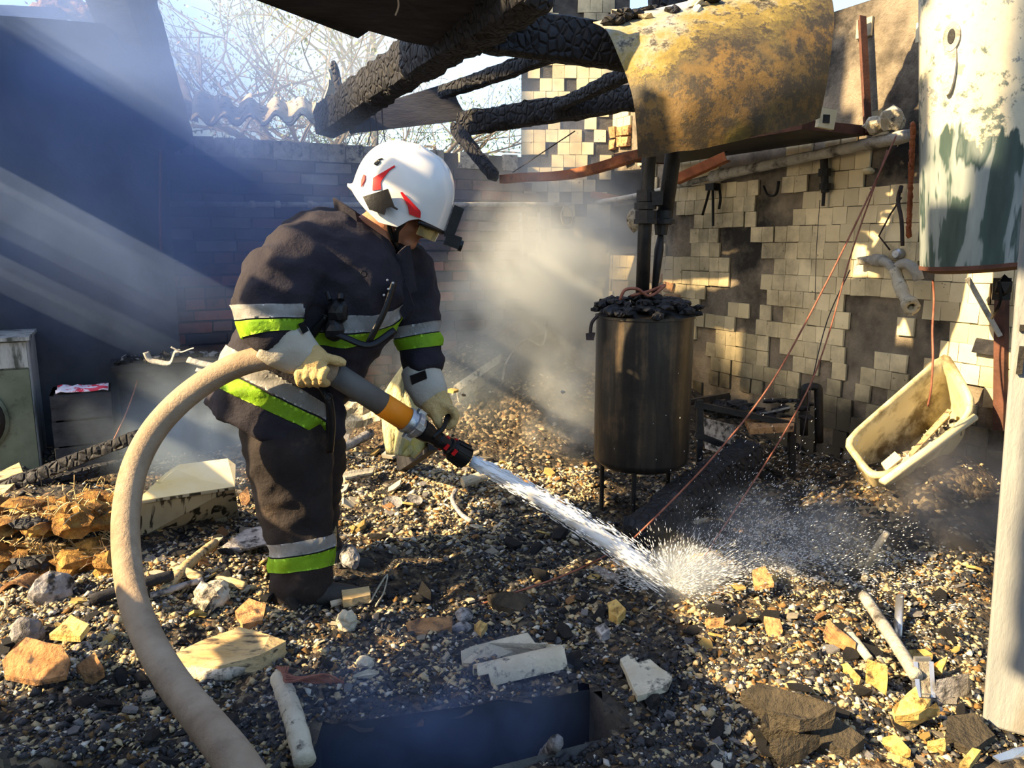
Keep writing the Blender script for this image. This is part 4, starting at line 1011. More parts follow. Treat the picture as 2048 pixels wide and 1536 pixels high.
q = MB(); q.bar(at(2005, 556, 3.4), at(2002, 600, 3.4), .05, .05); q.tube(curve([at(1998,562,3.35), at(2001,600,3.36), at(1992,622,3.4), at(1984,636,3.5)], 4), .007, 6); q.blob(at(2006,575,3.38), (.04,.04,.05), 3, .3, 1); part(q, 'burnt_valve', M['black'], wh)
# things on the wall below and beside it
q = MB()
for i in range(26): q.blob(at(1826-i*.35, 252+i*8.6, 3.72), (.014, .014, .024), i, .4, 1)
single(q, 'scorched_cord', 'scorched knobbly cord hanging left of the wall boiler', 'cord', M['rust'], smooth=True)
q = MB(); q.tube(curve([onr(1800,385,.06), onr(1803,372,.05), onr(1796,400,.05), onr(1803,440,.05), onr(1805,492,.05)], 4), .010, 6); q.tube([onr(1803,395,.04), onr(1780,430,.04), onr(1758,472,.04), onr(1780,500,.04)], .005, 5)
single(q, 'burnt_cable', 'burnt branching cable on the tiles left of the wall boiler', 'cable', M['blackwire'], smooth=True)
tp = thing('wall_tap', 'corroded old mixer tap sticking out of the tiled wall above the tub', 'tap', onr(1800, 540, 0))
q = MB(); q.tube(curve([onr(1722,522,.05), onr(1740,520,.09), onr(1770,524,.11), onr(1790,540,.12)], 4), .024, 10); q.tube([onr(1719,515,.06), onr(1719,530,.06)], .016, 8); q.tube([onr(1748,520,.09), onr(1766,522,.10)], .034, 10); part(q, 'valve_arm', M['pipe'], tp, True)
q = MB(); q.tube(curve([onr(1790,540,.12), onr(1798,565,.14), onr(1808,590,.17), onr(1818,606,.20)], 5), [.030]*5+[.034]*5+[.03]*6, 10); q.lathe(onr(1818,606,.20), (onr(1821,612,.22)-onr(1814,600,.18)), [(.001,0), (.042,0), (.042,.05), (.02,.05), (.018,.02)], 14); q.tube([onr(1820,612,.21), onr(1821,632,.21)], .014, 8); part(q, 'spout', M['asb'], tp, True)
q = MB(); q.tube(curve([onr(1792,535,.1), onr(1810,527,.12), onr(1830,540,.13), onr(1838,560,.12)], 4), .026, 10); part(q, 'curved_pipe', M['pipe'], tp, True)
q = MB(); q.lathe(onr(1803,508,.0), -V, [(.001,.05), (.02,.05), (.03,.04), (.03,0)], 14); part(q, 'wall_flange', M['alu'], tp, ang=40)
for lab, pts, r in (('black burnt fitting with dangling straps below the lagged pipe', [[(1420,372), (1415,395), (1405,430)], [(1425,370), (1426,400), (1426,452)], [(1437,368), (1441,395), (1438,418)]], .013), ('black hooked pipe stub on the tiles under the lagged pipe', [[(1527,372), (1536,390), (1552,388), (1558,362)]], .012)):
    q = MB()
    for P in pts: q.tube(curve([onr(x, y, .07) for x, y in P], 4), r, 6, flat=.6)
    if len(pts) > 1: q.box(onr(1425, 374, .06), (.09, .05, .05), (U, V, Z), 0, .006)
    single(q, 'burnt_fitting', lab, 'fitting', M['black'], smooth=len(pts) == 1)
q = MB(); q.tube([onr(1648,318,.05), onr(1650,385,.05)], .022, 10); q.lathe(onr(1649,345,.05), Z, [(.001,-.02), (.036,-.02), (.036,.02), (.001,.02)], 8); q.lathe(onr(1650,372,.05), Z, [(.001,-.02), (.034,-.02), (.034,.015), (.001,.015)], 8); q.tube([onr(1648,385,.05), onr(1646,412,.05)], .010, 6)
single(q, 'pipe_valve', 'grey pipe valve below the lagged pipe on the tiles', 'valve', M['soot_steel'], ang=40)
q = MB(); q.blob(onr(1737, 342, .03), (.035,.03,.02), 3, .2, 2); single(q, 'bright_stub', 'small bright pipe stub on a dark square of missing tiles', 'pipe stub', M['cream'], smooth=True)
q = MB(); q.blob(onr(1750, 250, .12), (.06,.05,.045), 8, .5, 2); q.blob(onr(1785, 240, .10), (.07,.04,.06), 3, .5, 2); single(q, 'plaster_lump', 'pale plaster lump lying on the lagged pipe by the boiler', 'plaster', M['asb'], smooth=False)
br_ = thing('heater_bracket', 'black steel bracket on the tiles under the wall boiler', 'bracket', onr(1990, 690, .02))
q = MB(); q.bar(onr(1935,556,.18), onr(2000,672,.06), .02, .02); part(q, 'diagonal_strut', M['pipe'], br_)
q = MB(); q.bar(onr(1950,690,.03), onr(2010,698,.03), .03, .07, jit=.006); part(q, 'charred_bar', M['char_board'], br_)
q = MB(); q.bar(onr(2004,570,.03), onr(2000,860,.03), .035, .05); part(q, 'upright', M['rust_dark'], br_)

# ---------------------------------------------------------------- bathtub
def make_tub():
    Aq, Bq, Cq, Dq = at(1684,882,3.46), at(1893,700,3.60), at(1964,822,3.46), at(1752,972,3.24)
    e1 = (Bq-Aq); e2 = (Dq-Aq); nn_ = e1.cross(e2).normalized()
    if nn_.dot(CAM-Aq) < 0: nn_ = -nn_
    c = (Aq+Bq+Cq+Dq)/4
    def P(sx_, sy_, dep):                              # -1..1 across the opening
        a, b_ = (sx_+1)/2, (sy_+1)/2
        p = (Aq*(1-a)+Bq*a)*(1-b_) + (Dq*(1-a)+Cq*a)*b_
        return p - nn_*dep
    t_ = thing('bathtub', 'small cream enamel bathtub tipped on its side against the tiled wall', 'bathtub', V3((c.x, c.y, min(p.z for p in (Aq,Bq,Cq,Dq))-.05)))
    n = 48
    def ring(k, dep, ex=4.0, sh=0.0):
        r = []
        for i in range(n):
            a = 2*pi*i/n; x, y = cos(a), sin(a); e_ = ex if y > 0 else ex*2.2
            rr = (abs(x)**e_+abs(y)**e_)**(-1/e_); r.append(P(x*rr*k[0], y*rr*k[1]+sh, dep))
        return r
    prof = [((.55,.42), .33, 3), ((.80,.72), .31, 3.4), ((.90,.86), .22, 3.8), ((.93,.91), .05, 4), ((.94,.93), .02, 4.2), ((1.0,1.0), .018, 4.4), ((1.015,1.02), .008, 4.4), ((1.0,1.0), -.006, 4.4), ((.95,.92), -.008, 4.2), ((.91,.86), .006, 4), ((.88,.82), .06, 3.8), ((.84,.76), .20, 3.4), ((.74,.62), .27, 3), ((.5,.35), .295, 3)]
    q = MB(); vs = []
    for k, d, ex in prof: vs += ring(k, d, ex)
    N = len(prof)
    fs = [(i*n+k, i*n+(k+1) % n, (i+1)*n+(k+1) % n, (i+1)*n+k) for i in range(N-1) for k in range(n)] + [tuple(range(n)), tuple((N-1)*n+k for k in range(n))[::-1]]
    q.add(vs, fs)
    M['tub'] = mat('scorched_cream_enamel', [(.3, (.60,.50,.26,1)), (.7, (.76,.67,.42,1))], 3, .35, bump=.05, soot=((.13,.09,.04,1), .44, .62, 5))
    o = part(q, 'tub_shell', M['tub'], t_, True)
    q = MB(); q.tube([P(1.03*cos(a), .9+.1*sin(a), .01) for a in ()] or [P(-.9, 1.02, .0), P(.85, 1.02, .0)], .018, 8); part(q, 'rolled_rim', M['cream'], t_, True)
    return P, nn_
TP, tn = make_tub()
q = MB()
for i in range(150):
    a = random.uniform(-.75, .72); b_ = .10+.52*random.random()**.6; d = .235-.19*max(0, b_-.2)
    q.blob(TP(a, b_, d*random.uniform(.75, 1)), (random.uniform(.012,.04), random.uniform(.01,.03), random.uniform(.008,.02)), i, .6, 1, random.choice((0,0,1,2)), rot=Quaternion((random.random(), random.random(), random.random(), 1)).normalized().to_matrix())
tag(q.build('tub_debris', [M['asb'], M['plaster'], M['char']]), 'broken plaster crumbs lying in the tipped bathtub', 'debris', None, 'stuff')
q = MB(); q.prism([TP(-.62,.02,.15), TP(-.35,.0,.15), TP(-.34,.38,.13), TP(-.64,.40,.13)], tn*.012); single(q, 'tile_piece', 'square cream tile piece standing in the lower end of the bathtub', 'tile', M['cream'])
for lab, a0, b0, a1, b1, dd in (('longest pale lath lying along the lower inside of the bathtub', -.2,.48,.62,.20,.11), ('short pale lath nearest the raised end inside the bathtub', .15,.22,.72,.02,.15)):
    q = MB(); q.bar(TP(a0,b0,dd), TP(a1,b1,dd), .02, .012, tn); single(q, 'wood_lath', lab, 'lath', M['wood'])

# ---------------------------------------------------------------- post on the right
YP = 1.98; pt_ = thing('square_post', 'tall weathered square post with flaking grey paint at the right edge', 'post', onz(2000, 1452, 0))
M['post'] = mat('flaking_grey_paint', [(.3, (.19,.205,.22,1)), (.6, (.29,.30,.30,1)), (.8, (.36,.31,.21,1))], 4, .7, bump=.4, bscale=30, stretch=(1,1,.25), soot=((.10,.075,.045,1), .55, .75, 3))
q = MB(); pb0, pb1 = at(1964, 1450, YP-.06), at(2092, -200, YP-.06)
dz = (pb1-pb0).normalized(); xw = V3((.84,-.54,0)).normalized(); yw = V3((.54,.84,0)).normalized()
q.add([pb0+xw*a+yw*b_ for a, b_ in ((0,0), (.13,0), (.13,.13), (0,.13))] + [pb1+xw*a+yw*b_ for a, b_ in ((0,0), (.13,0), (.13,.13), (0,.13))], [(0,1,2,3)[::-1], (4,5,6,7), (0,1,5,4), (1,2,6,5), (2,3,7,6), (3,0,4,7)])
o = part(q, 'shaft', M['post'], pt_); bv = o.modifiers.new('b', 'BEVEL'); bv.width = .008; bv.segments = 2
q = MB(); q.box(pb0+dz*1.02+xw*.022-yw*.006, (.012, .014, .07), (xw, yw, Z), 0, .001); q.box(pb0+dz*1.10+xw*.022-yw*.004, (.016, .01, .016), (xw, yw, Z)); part(q, 'hinge_pin', M['soot_steel'], pt_)
# ---------------------------------------------------------------- left side: washing machine, crate, counter
def groom(px, py): p = gpt(px, py); return U.dot(p), V.dot(p)
pw = at(80, 905, 4.2); uw, vw = U.dot(pw), V.dot(pw)  # near right corner of the washing machine
zw = at(28, 672, 4.4).z
M['wm'] = mat('burnt_white_enamel', [(.3, (.30,.31,.30,1)), (.6, (.50,.50,.48,1))], 4, .5, bump=.2, stretch=(3,3,.6), soot=((.06,.065,.055,1), .46, .62, 4))
M['wmg'] = mat('greenish_burnt_steel', [(.3, (.07,.09,.06,1)), (.6, (.16,.18,.13,1)), (.8, (.30,.30,.26,1))], 3, .5, .2, bump=.2, soot=((.03,.03,.025,1), .55, .7, 5))
wm = thing('washing_machine', 'burnt front loading washing machine standing at the left wall', 'washing machine', rp(uw, vw, 0))
zg = ground(wm.location.x, wm.location.y)-.02; H = zw-zg
def wmb(u0, u1, v0, v1, z0, z1): 
    q = MB(); q.add([rp(uw+u, vw+v, z) for z in (z0, z1) for u in (u0, u1) for v in (v0, v1)], [(0,1,3,2)[::-1], (4,5,7,6), (0,1,5,4), (2,3,7,6)[::-1], (0,2,6,4)[::-1], (1,3,7,5)]); return q
o = part(wmb(.03, .44, -.58, 0, zg, zw), 'cabinet', M['wm'], wm); bv = o.modifiers.new('b', 'BEVEL'); bv.width = .012; bv.segments = 2
o = part(wmb(0, .03, -.57, -.01, zg+.02, zw-.16), 'front_panel', M['wmg'], wm)
o = part(wmb(.005, .03, -.57, -.01, zw-.15, zw-.01), 'control_panel', M['wm'], wm)
o = part(wmb(-.02, .46, -.59, .01, zw, zw+.02), 'lid', M['wm'], wm)
dc = rp(uw-.0, vw-.33, zg+.33)
q = MB(); q.lathe(dc, -U, [(.155,-.02), (.185,-.01), (.185,.02), (.165,.03), (.15,.01), (.10,-.03), (.001,-.04)], 32); o = part(q, 'door', M['black'], wm, ang=40)
q = MB(); q.lathe(dc, -U, [(.188,-.01), (.205,.0), (.205,.012), (.188,.022)], 32); part(q, 'door_ring', M['wmg'], wm, ang=40)
cr = thing('crate', 'black burnt crate beside the washing machine', 'crate', at(170, 850, 4.35)); cr.location.z = ground(cr.location.x, cr.location.y)
c0 = V3(cr.location); h0 = at(170, 785, 4.25).z - c0.z
q = MB()
for k in range(3): q.box(c0 - U*.15 + Z*(h0*(k+.5)/3), (.30, .02, h0/3-.012), (V, U, Z), 0, .003)
q.box(c0 + V*.14 + Z*h0/2, (.02, .30, h0), (V, U, Z)); q.box(c0 - V*.14 + Z*h0/2, (.02, .30, h0), (V, U, Z)); q.box(c0 + Z*(h0-.005), (.30,.30,.01), (V, U, Z)); q.box(c0 + U*.15 + Z*h0/2, (.3,.02,h0), (V, U, Z))
part(q, 'boards', M['char_board'], cr)
M['cloth'] = mat('pink_printed_cloth', [(.42, (.80,.72,.78,1)), (.5, (.70,.62,.72,1)), (.53, (.70,.04,.08,1))], 14, .9, bump=.2)
q = MB(); q.sheet(lambda a, b_: c0 + V*(-.12+.26*a) + U*(-.15+.2*b_) + Z*(h0+.012+.03*abs(noise.noise(V3((a*4, b_*4, 3))))), 10, 8, .006); single(q, 'folded_cloth', 'white cloth with pink print lying on the black crate', 'cloth', M['cloth'], smooth=True)
ca = at(222, 733, 4.5); u1 = U.dot(ca); v0 = V.dot(ca); v1 = v0+.98; zc = ca.z
ct = thing('counter', 'long burnt black counter standing in front of the brick wall', 'counter', rp(u1, (v0+v1)/2, 0))
q = MB(); q.add([rp(u, v, z) for z in (zc-.04, zc) for u in (u1, u1+.36) for v in (v0, v1)], [(0,1,3,2)[::-1], (4,5,7,6), (0,1,5,4), (2,3,7,6)[::-1], (0,2,6,4)[::-1], (1,3,7,5)]); part(q, 'worktop', M['char_board'], ct)
for k in range(2):
    q = MB(); a = v0+.03+k*.5; q.add([rp(u, v, z) for z in (.0, zc-.045) for u in (u1+.03, u1+.05) for v in (a, a+.48)], [(0,1,3,2)[::-1], (4,5,7,6), (0,1,5,4), (2,3,7,6)[::-1], (0,2,6,4)[::-1], (1,3,7,5)]); part(q, 'front_board', M['char_board'], ct)
for i, (lab, P, r) in enumerate((('curled strip of pale scrap on the black counter', [(292,700), (300,715), (318,720), (340,722), (350,700), (360,698)], .020), ('thin wire curl standing up on the black counter', [(342,690), (350,694), (362,700), (380,694), (388,692)], .006), ('grey flat strip on the black counter near the man', [(375,715), (400,722), (428,728)], .022), ('lower grey strip at the front of the black counter near the man', [(392,735), (410,738), (432,734)], .014))):
    q = MB(); q.tube(curve([at(x, y+4, 4.58-.01*i) for x, y in P], 4), r, 6, flat=.3); single(q, 'metal_scrap', lab, 'scrap', M['pipe'], smooth=True)
q = MB()
for i in range(50): q.blob(rp(u1+random.uniform(.02,.33), random.uniform(v0, v1), zc+.01), (random.uniform(.015,.05), random.uniform(.015,.04), random.uniform(.01,.03)), i, .6, 1, random.choice((0,0,1)))
tag(q.build('counter_debris', [M['char'], M['greystone']]), 'charred crumbs and scraps lying along the black counter', 'debris', None, 'stuff')
for lab, P in (('thin wire hanging from the brick wall down to the charred pole', [(275,620,5.2), (276,690,5.0), (278,745,4.7), (255,820,4.2), (220,895,3.9)]),):
    q = MB(); q.tube(curve([at(*p) for p in P], 4), .004, 5); single(q, 'hanging_wire', lab, 'wire', M['wire'])

# ---------------------------------------------------------------- debris helpers
def lift(px, py, up, base): return onz(px, py, base+up)
def slab(name, lab, cat, P, th, m, group=None, curl=0.0):
    """a flat broken piece whose upper outline is given point by point with its height over the ground"""
    cx = sum(p[0] for p in P)/len(P); cyy = sum(p[1] for p in P)/len(P); g = gpt(cx, cyy).z
    pts = [lift(p[0], p[1], p[2] if len(p) > 2 else .02, g) for p in P]
    c = sum(pts, V3())/len(pts); q = MB(); n = len(pts)
    # chipped outline: extra points along each edge
    Q = []
    for i in range(n):
        a, b_ = pts[i], pts[(i+1) % n]; Q.append(a); L = (b_-a).length; k = max(0, min(3, int(L/.05)))
        for j in range(k):
            t = (j+1)/(k+1); e = (b_-a).cross(Z).normalized()*(random.uniform(-.06, .06)*L/(k+1)*1.2); Q.append(a+(b_-a)*t+e)
    q.prism([p - Z*th for p in Q], Z*th)
    o = single(q, name, lab, cat, m, group)
    return o
def rock(name, lab, cat, px, py, rx, ry, m, rough=.35, seed=0, group=None, sub=3, fr=1.3, smooth=False):
    p = gpt(px, py+ry*.6); k = p.y/FP; q = MB()
    q.blob(p + Z*ry*k*.55, (rx*k, rx*k*.8, ry*k), seed, rough, sub, fr=fr, rot=Matrix.Rotation(seed*1.3, 3, 'Z'))
    return single(q, name, lab, cat, m, group, smooth)
def stick(name, lab, cat, P, r, m, flat=1.0, n=7, rough=.18, group=None):
    g = [gpt(p[0], p[1]).z for p in P]; pts = curve([lift(p[0], p[1], p[2] if len(p) > 2 else .02, min(g)) for p in P], 6); q = MB()
    q.tube(pts, [r*(1+rough*noise.noise(V3((i*1.3, r*90, 2)))) for i in range(len(pts))], n, flat=flat)
    return single(q, name, lab, cat, m, group, smooth=n > 6)
# left foreground --------------------------------------------------
def tray():
    t_ = thing('cabinet_lid', 'cream metal cabinet lid with black drip stains lying on its back by the hose', 'lid', gpt(390, 1085))
    Fa, Fb, Fc, Fd = gpt(262,1088), gpt(478,1036), at(470,976,3.22), at(272,1006,2.98)
    Ta, Tb, Tb2, Tc = at(330,950,3.25), at(358,932,3.32), at(455,920,3.42), at(471,932,3.40)
    q = MB(); dep = V3((-.25,.9,.2)).normalized()
    q.prism([Fa, Fb, Fc, Fd], (Tc-Fc).normalized()*.012); part(q, 'front_face', M['cream'], t_)
    q = MB(); n3 = (Fc-Fd).cross(Tb-Fd).normalized(); q.prism([Fd, Fc, Tc, Tb2, Tb, Ta], n3*.008); part(q, 'upper_face', M['cream_sunlit'], t_)
    q = MB(); q.bar(Fd, Fc, .010, .010); part(q, 'folded_edge', M['cream'], t_)
m, nt, bs = newmat('shaded_dripped_cream'); M['cream'] = M['cream']
co = nt.nodes.new('ShaderNodeTexCoord').outputs['Object']; mp = nt.nodes.new('ShaderNodeMapping'); mp.inputs['Scale'].default_value = (9, 9, 1.6); nt.links.new(co, mp.inputs[0])
c = ramp(nt, [(.3, (.34,.31,.21,1)), (.6, (.46,.43,.31,1))], noisen(nt, co, 5, 5)); c = mixc(nt, ramp(nt, [(.53, (0,0,0,1)), (.58, (1,1,1,1))], noisen(nt, mp.outputs[0], 2.4, 4, .5, .8)), c, (.03,.028,.02,1))  # front face in darker cream, its shade put into the colour, plus drips
nt.links.new(c, bs.inputs['Base Color']); bs.inputs['Roughness'].default_value = .4
M['drip'] = m
M['cream_sunlit'] = mat('sunlit_cream_enamel', [(.3, (.62,.46,.16,1)), (.55, (.70,.60,.36,1)), (.7, (.74,.68,.50,1))], 2.4, .4, bump=.03, soot=((.20,.16,.09,1), .62, .75, 14))  # same cream, lighter and yellower: sunlight on the upper face in the colour
_c = M['cream']; M['cream'] = M['drip']; tray(); M['cream'] = _c
charbeam('charred_pole', 'long black charred pole lying from the left edge up to the hose', gpt(-20, 1005)+Z*.05, at(300, 862, 3.75), .075, .075, 31, .8, amp=.12)
charbeam('charred_pole', 'shorter burnt pole with brown end below the long charred pole', gpt(72, 992)+Z*.05, gpt(262, 948)+Z*.07, .075, .07, 32, 1.0, amp=.12)
slab('wood_block', 'clean yellow wooden block end at the left edge', 'wood', [(-30,958,.10), (38,925,.14), (50,950,.12), (-12,1002,.06)], .06, M['wood'])
q = MB()
for i in range(170):
    px, py = random.uniform(-30, 235), random.uniform(985, 1150)
    if py < 985+.16*(235-px)*.4: py += 40
    p = gpt(px, py); q.blob(p+Z*random.uniform(.0,.045), (random.uniform(.03,.085), random.uniform(.03,.07), random.uniform(.02,.05)), i, .75, 2, 0 if random.random() < .90 else 1, fr=2.6)
tag(q.build('insulation_heap', [M['wool'], M['char']]), 'heap of brown scorched insulation wool below the charred poles', 'insulation', None, 'stuff')
q = MB()
for i in range(900):
    p = gpt(random.uniform(-20, 235), random.uniform(990, 1150))+Z*.05; d = V3((random.gauss(0,1), random.gauss(0,1), random.gauss(0,.7))).normalized()*random.uniform(.03,.09)
    q.tube([p, p+d*.5+Z*.008, p+d], .0022, 3, cap=False)
tag(q.build('straw', M['wood']), 'loose straw like fibres sticking out of the insulation heap', 'straw', None, 'stuff')
q = MB(); g0 = gpt(30, 1200)
q.sheet(lambda a, b_: lift(-14+84*a+10*b_, 1200-8*a, 0, g0.z) + V3((.02*b_, .18*b_, .055*sin(pi*a)+.01)), 14, 6, .012); single(q, 'clay_half_tile', 'curved orange half round clay tile at the left edge', 'roof tile', M['orange'], ang=60)
rock('round_stone', 'rounded grey stone with peeling pale skin beside the half round tile', 'stone', 105, 1175, 44, 38, M['greystone'], .25, 3)
rock('long_stone', 'elongated pale purple grey stone at the left edge', 'stone', 55, 1265, 34, 40, M['greystone'], .25, 5)
slab('clay_shard', 'yellow ochre triangular clay shard behind the large orange slab', 'shard', [(98,1268,.03), (142,1229,.06), (178,1248,.05), (160,1272,.03)], .02, M['ochre'])
slab('clay_slab', 'large orange clay slab lying at the left edge', 'slab', [(4,1322,.03), (30,1290,.07), (52,1274,.085), (90,1284,.09), (122,1290,.085), (140,1318,.055), (132,1350,.02), (70,1362,.0), (10,1350,.0)], .016, M['orange'])
slab('clay_shard', 'upright orange clay shard right of the large orange slab', 'shard', [(152,1330,.05), (190,1304,.07), (208,1335,.05), (170,1360,.01)], .03, M['orange'])
rock('round_stone', 'small blue grey stone between the orange slabs', 'stone', 165, 1298, 22, 18, M['greystone'], .2, 8)
q = MB(); q.tube(curve([gpt(2,1212)+Z*.03, gpt(14,1225)+Z*.04, gpt(12,1248)+Z*.04, gpt(-4,1262)+Z*.03], 5), .006, 6); single(q, 'wire_ring', 'pale wire ring at the left edge below the half tile', 'wire', M['wood'])
def plank():
    t_ = thing('split_log', 'big pale split log lying right of the hose in the foreground', 'log', gpt(450, 1340))
    top = [(338,1312,.06), (405,1280,.09), (480,1254,.11), (540,1270,.10), (572,1282,.08), (520,1310,.075), (440,1332,.06), (385,1338,.04)]
    g = gpt(450,1340).z; P_ = [lift(x, y, h, g) for x, y, h in top]
    q = MB(); q.prism([p+V3((.0,-.02,-.09)) for p in P_], V3((0,.02,.09)), 0); part(q, 'split_face', M['wood'], t_)
    q = MB(); 
    for i in range(3): q.tube(curve([lift(352+8*i,1336+6*i,.02-.015*i,g), lift(440,1350+5*i,.03-.015*i,g), lift(520,1322+5*i,.035-.015*i,g), lift(568,1292+4*i,.05-.012*i,g)], 5), [.022]*15+[.012], 7)
    part(q, 'bark_edge', M['plaster'], t_, True)
plank()
stick('branch', 'burnt branch lying diagonally behind the hose below the cream lid', 'branch', [(330,1180,.03), (375,1130,.05), (430,1085,.05)], .020, M['wood'])
stick('branch', 'dark branch pointing left behind the lower hose bend', 'branch', [(180,1200,.03), (290,1165,.05), (345,1150,.05)], .020, M['char_board'])
stick('branch', 'thin grey stick under the burnt branch right of the hose', 'branch', [(300,1192,.04), (350,1176,.05), (405,1160,.05)], .012, M['greystone'])
stick('wood_lath', 'short flat lath crossing the burnt branch right of the hose', 'lath', [(340,1130,.04), (372,1144,.05), (400,1156,.04)], .018, M['wood'], .35)
stick('wood_lath', 'short brown lath right of the pale stone lumps', 'lath', [(432,1158,.04), (462,1164,.05), (490,1172,.04)], .018, M['wood'], .4)
rock('plaster_lump', 'big crumbly pale plaster lump left of the boot', 'plaster', 425, 1188, 46, 32, M['plaster'], .28, 11, fr=1.9)
slab('clay_shard', 'flat orange clay shard in front of the boot', 'shard', [(470,1222,.03), (498,1196,.05), (532,1208,.04), (525,1240,.02), (485,1248,.02)], .025, M['orange'])
slab('grey_sheet', 'flat grey panel behind the boot left of the legs', 'panel', [(445,1092,.03), (492,1058,.04), (540,1048,.05), (545,1085,.03), (480,1100,.02)], .01, M['greystone'])
slab('rusty_lath', 'rusty brown plate strip beside the cream lid', 'strip', [(478,990,.05), (495,972,.06), (500,1000,.03), (485,1018,.02)], .012, M['orange'])
slab('wood_block', 'brown wooden block lying at the toe of the boot', 'wood', [(683,1180,.06), (738,1172,.06), (741,1190,.04), (686,1200,.04)], .03, M['wood'])
slab('white_strip', 'small white strip in front of the wooden block at the boot', 'strip', [(660,1202,.03), (685,1196,.03), (686,1203,.02), (663,1209,.02)], .01, M['asb'])
q = MB(); q.tube(curve([gpt(740,1215)+Z*.02, gpt(760,1190)+Z*.04, gpt(775,1175)+Z*.05, gpt(768,1205)+Z*.04, gpt(752,1222)+Z*.02], 5), .008, 6, flat=.4); single(q, 'curled_strip', 'pale curled strip on the ground right of the boot', 'strip', M['asb'], smooth=True)
q = MB(); q.sheet(lambda a, b_: at(662+10*a+2*b_, 985+108*b_, 3.05-.1*b_), 2, 8, .015); single(q, 'wood_lath', 'upright yellow lath leaning behind the legs', 'lath', M['wood'])
rock('round_stone', 'grey round stone behind the boot of the near leg', 'stone', 700, 1112, 24, 28, M['greystone'], .2, 14)
rock('pumice_lump', 'pitted white lump in the rubble in front of the boot', 'stone', 694, 1240, 22, 26, M['asb'], .28, 17, fr=2.2)
rock('pumice_lump', 'pale grey lump above a curved lid near the pit', 'stone', 730, 1325, 20, 16, M['asb'], .28, 19, fr=2.2)
slab('curved_piece', 'thin pale curved lid piece above the pit', 'lid', [(706,1350,.03), (735,1338,.04), (758,1342,.035), (740,1352,.02)], .008, M['asb'])
slab('plaster_slab', 'flat pinkish plaster slab in the middle foreground', 'slab', [(812,1245,.04), (840,1236,.05), (905,1232,.05), (903,1252,.03), (850,1268,.02), (818,1262,.02)], .025, M['orange'])
rock('round_stone', 'olive grey stone right of the pinkish slab', 'stone', 928, 1228, 24, 15, M['greystone'], .2, 23)
rock('round_stone', 'purple grey flat stone below the olive stone', 'stone', 922, 1255, 24, 12, M['greystone'], .2, 27)
slab('ochre_shard', 'curved ochre shard right of the two flat stones', 'shard', [(948,1250,.02), (960,1240,.04), (975,1248,.03), (962,1266,.02)], .02, M['ochre'])
slab('ochre_shard', 'bright yellow angular shard right of the dark bark', 'shard', [(1215,1205,.03), (1232,1198,.05), (1252,1218,.04), (1236,1235,.02), (1218,1225,.02)], .03, M['ochre'])
slab('plaster_slab', 'upper cream plaster slab of the two long ones above the pit', 'slab', [(922,1302,.05), (945,1292,.06), (1055,1265,.08), (1070,1285,.06), (1130,1290,.05), (1128,1300,.04), (1030,1302,.03), (960,1330,.02), (925,1325,.02)], .022, M['asb'])
def half_round():
    q = MB(); g = gpt(1040,1345).z
    a0, a1 = lift(952,1362,.01,g), lift(1125,1322,.03,g); d = (a1-a0); s_ = Z.cross(d).normalized()
    q.sheet(lambda a, b_: a0 + d*(a+.03*noise.noise(V3((b_*5, a*3, 2)))*(1 if a > .5 else -1)) + s_*(.045*cos(pi*b_)*-1) + Z*(.05*sin(pi*b_)), 16, 8, .012, mask=lambda a, b_: not (a > .8 and b_ > .7) and not (a < .12 and b_ < .3))
    single(q, 'curved_plaster_piece', 'lower curved cream piece of the two long ones above the pit', 'slab', M['asb'], ang=60)
half_round()
slab('broken_panel', 'jagged cream panel piece right of the pit corner', 'slab', [(1240,1318,.05), (1262,1306,.06), (1275,1325,.05), (1300,1318,.06), (1320,1335,.05), (1345,1350,.04), (1335,1372,.03), (1300,1385,.03), (1275,1392,.03), (1258,1360,.03)], .018, M['asb'])
slab('brick_piece', 'small grey diamond shaped brick piece above the jagged panel', 'brick', [(1190,1255,.03), (1208,1245,.05), (1220,1258,.04), (1203,1270,.02)], .04, M['greystone'])
for lab, x, y, r in (('larger pale disc lying in the rubble right of the legs', 785, 1018, 21), ('second pale disc right of the larger disc in the rubble', 828, 1014, 18)):
    p = gpt(x, y); q = MB(); k = p.y/FP; q.lathe(p+Z*.02, V3((.1,-.35,1)), [(.001,.0), (r*k*.8,.004), (r*k,.012), (r*k,.02), (r*k*.85,.014), (.001,.012)], 20); single(q, 'pale_disc', lab, 'disc', M['greystone'], ang=40)
q = MB(); p = gpt(932, 1010); q.tube(curve([gpt(912,990)+Z*.03, gpt(905,1015)+Z*.04, gpt(922,1040)+Z*.03, gpt(942,1050)+Z*.02], 5), .012, 6); single(q, 'hose_piece', 'curved grey hose piece in the rubble below the nozzle', 'hose', M['greystone'], smooth=True)
q = MB(); q.tube([gpt(925,980)+Z*.04, gpt(972,968)+Z*.05], .028, 10); single(q, 'plaster_roll', 'short pale roll lying below the nozzle', 'roll', M['asb'])
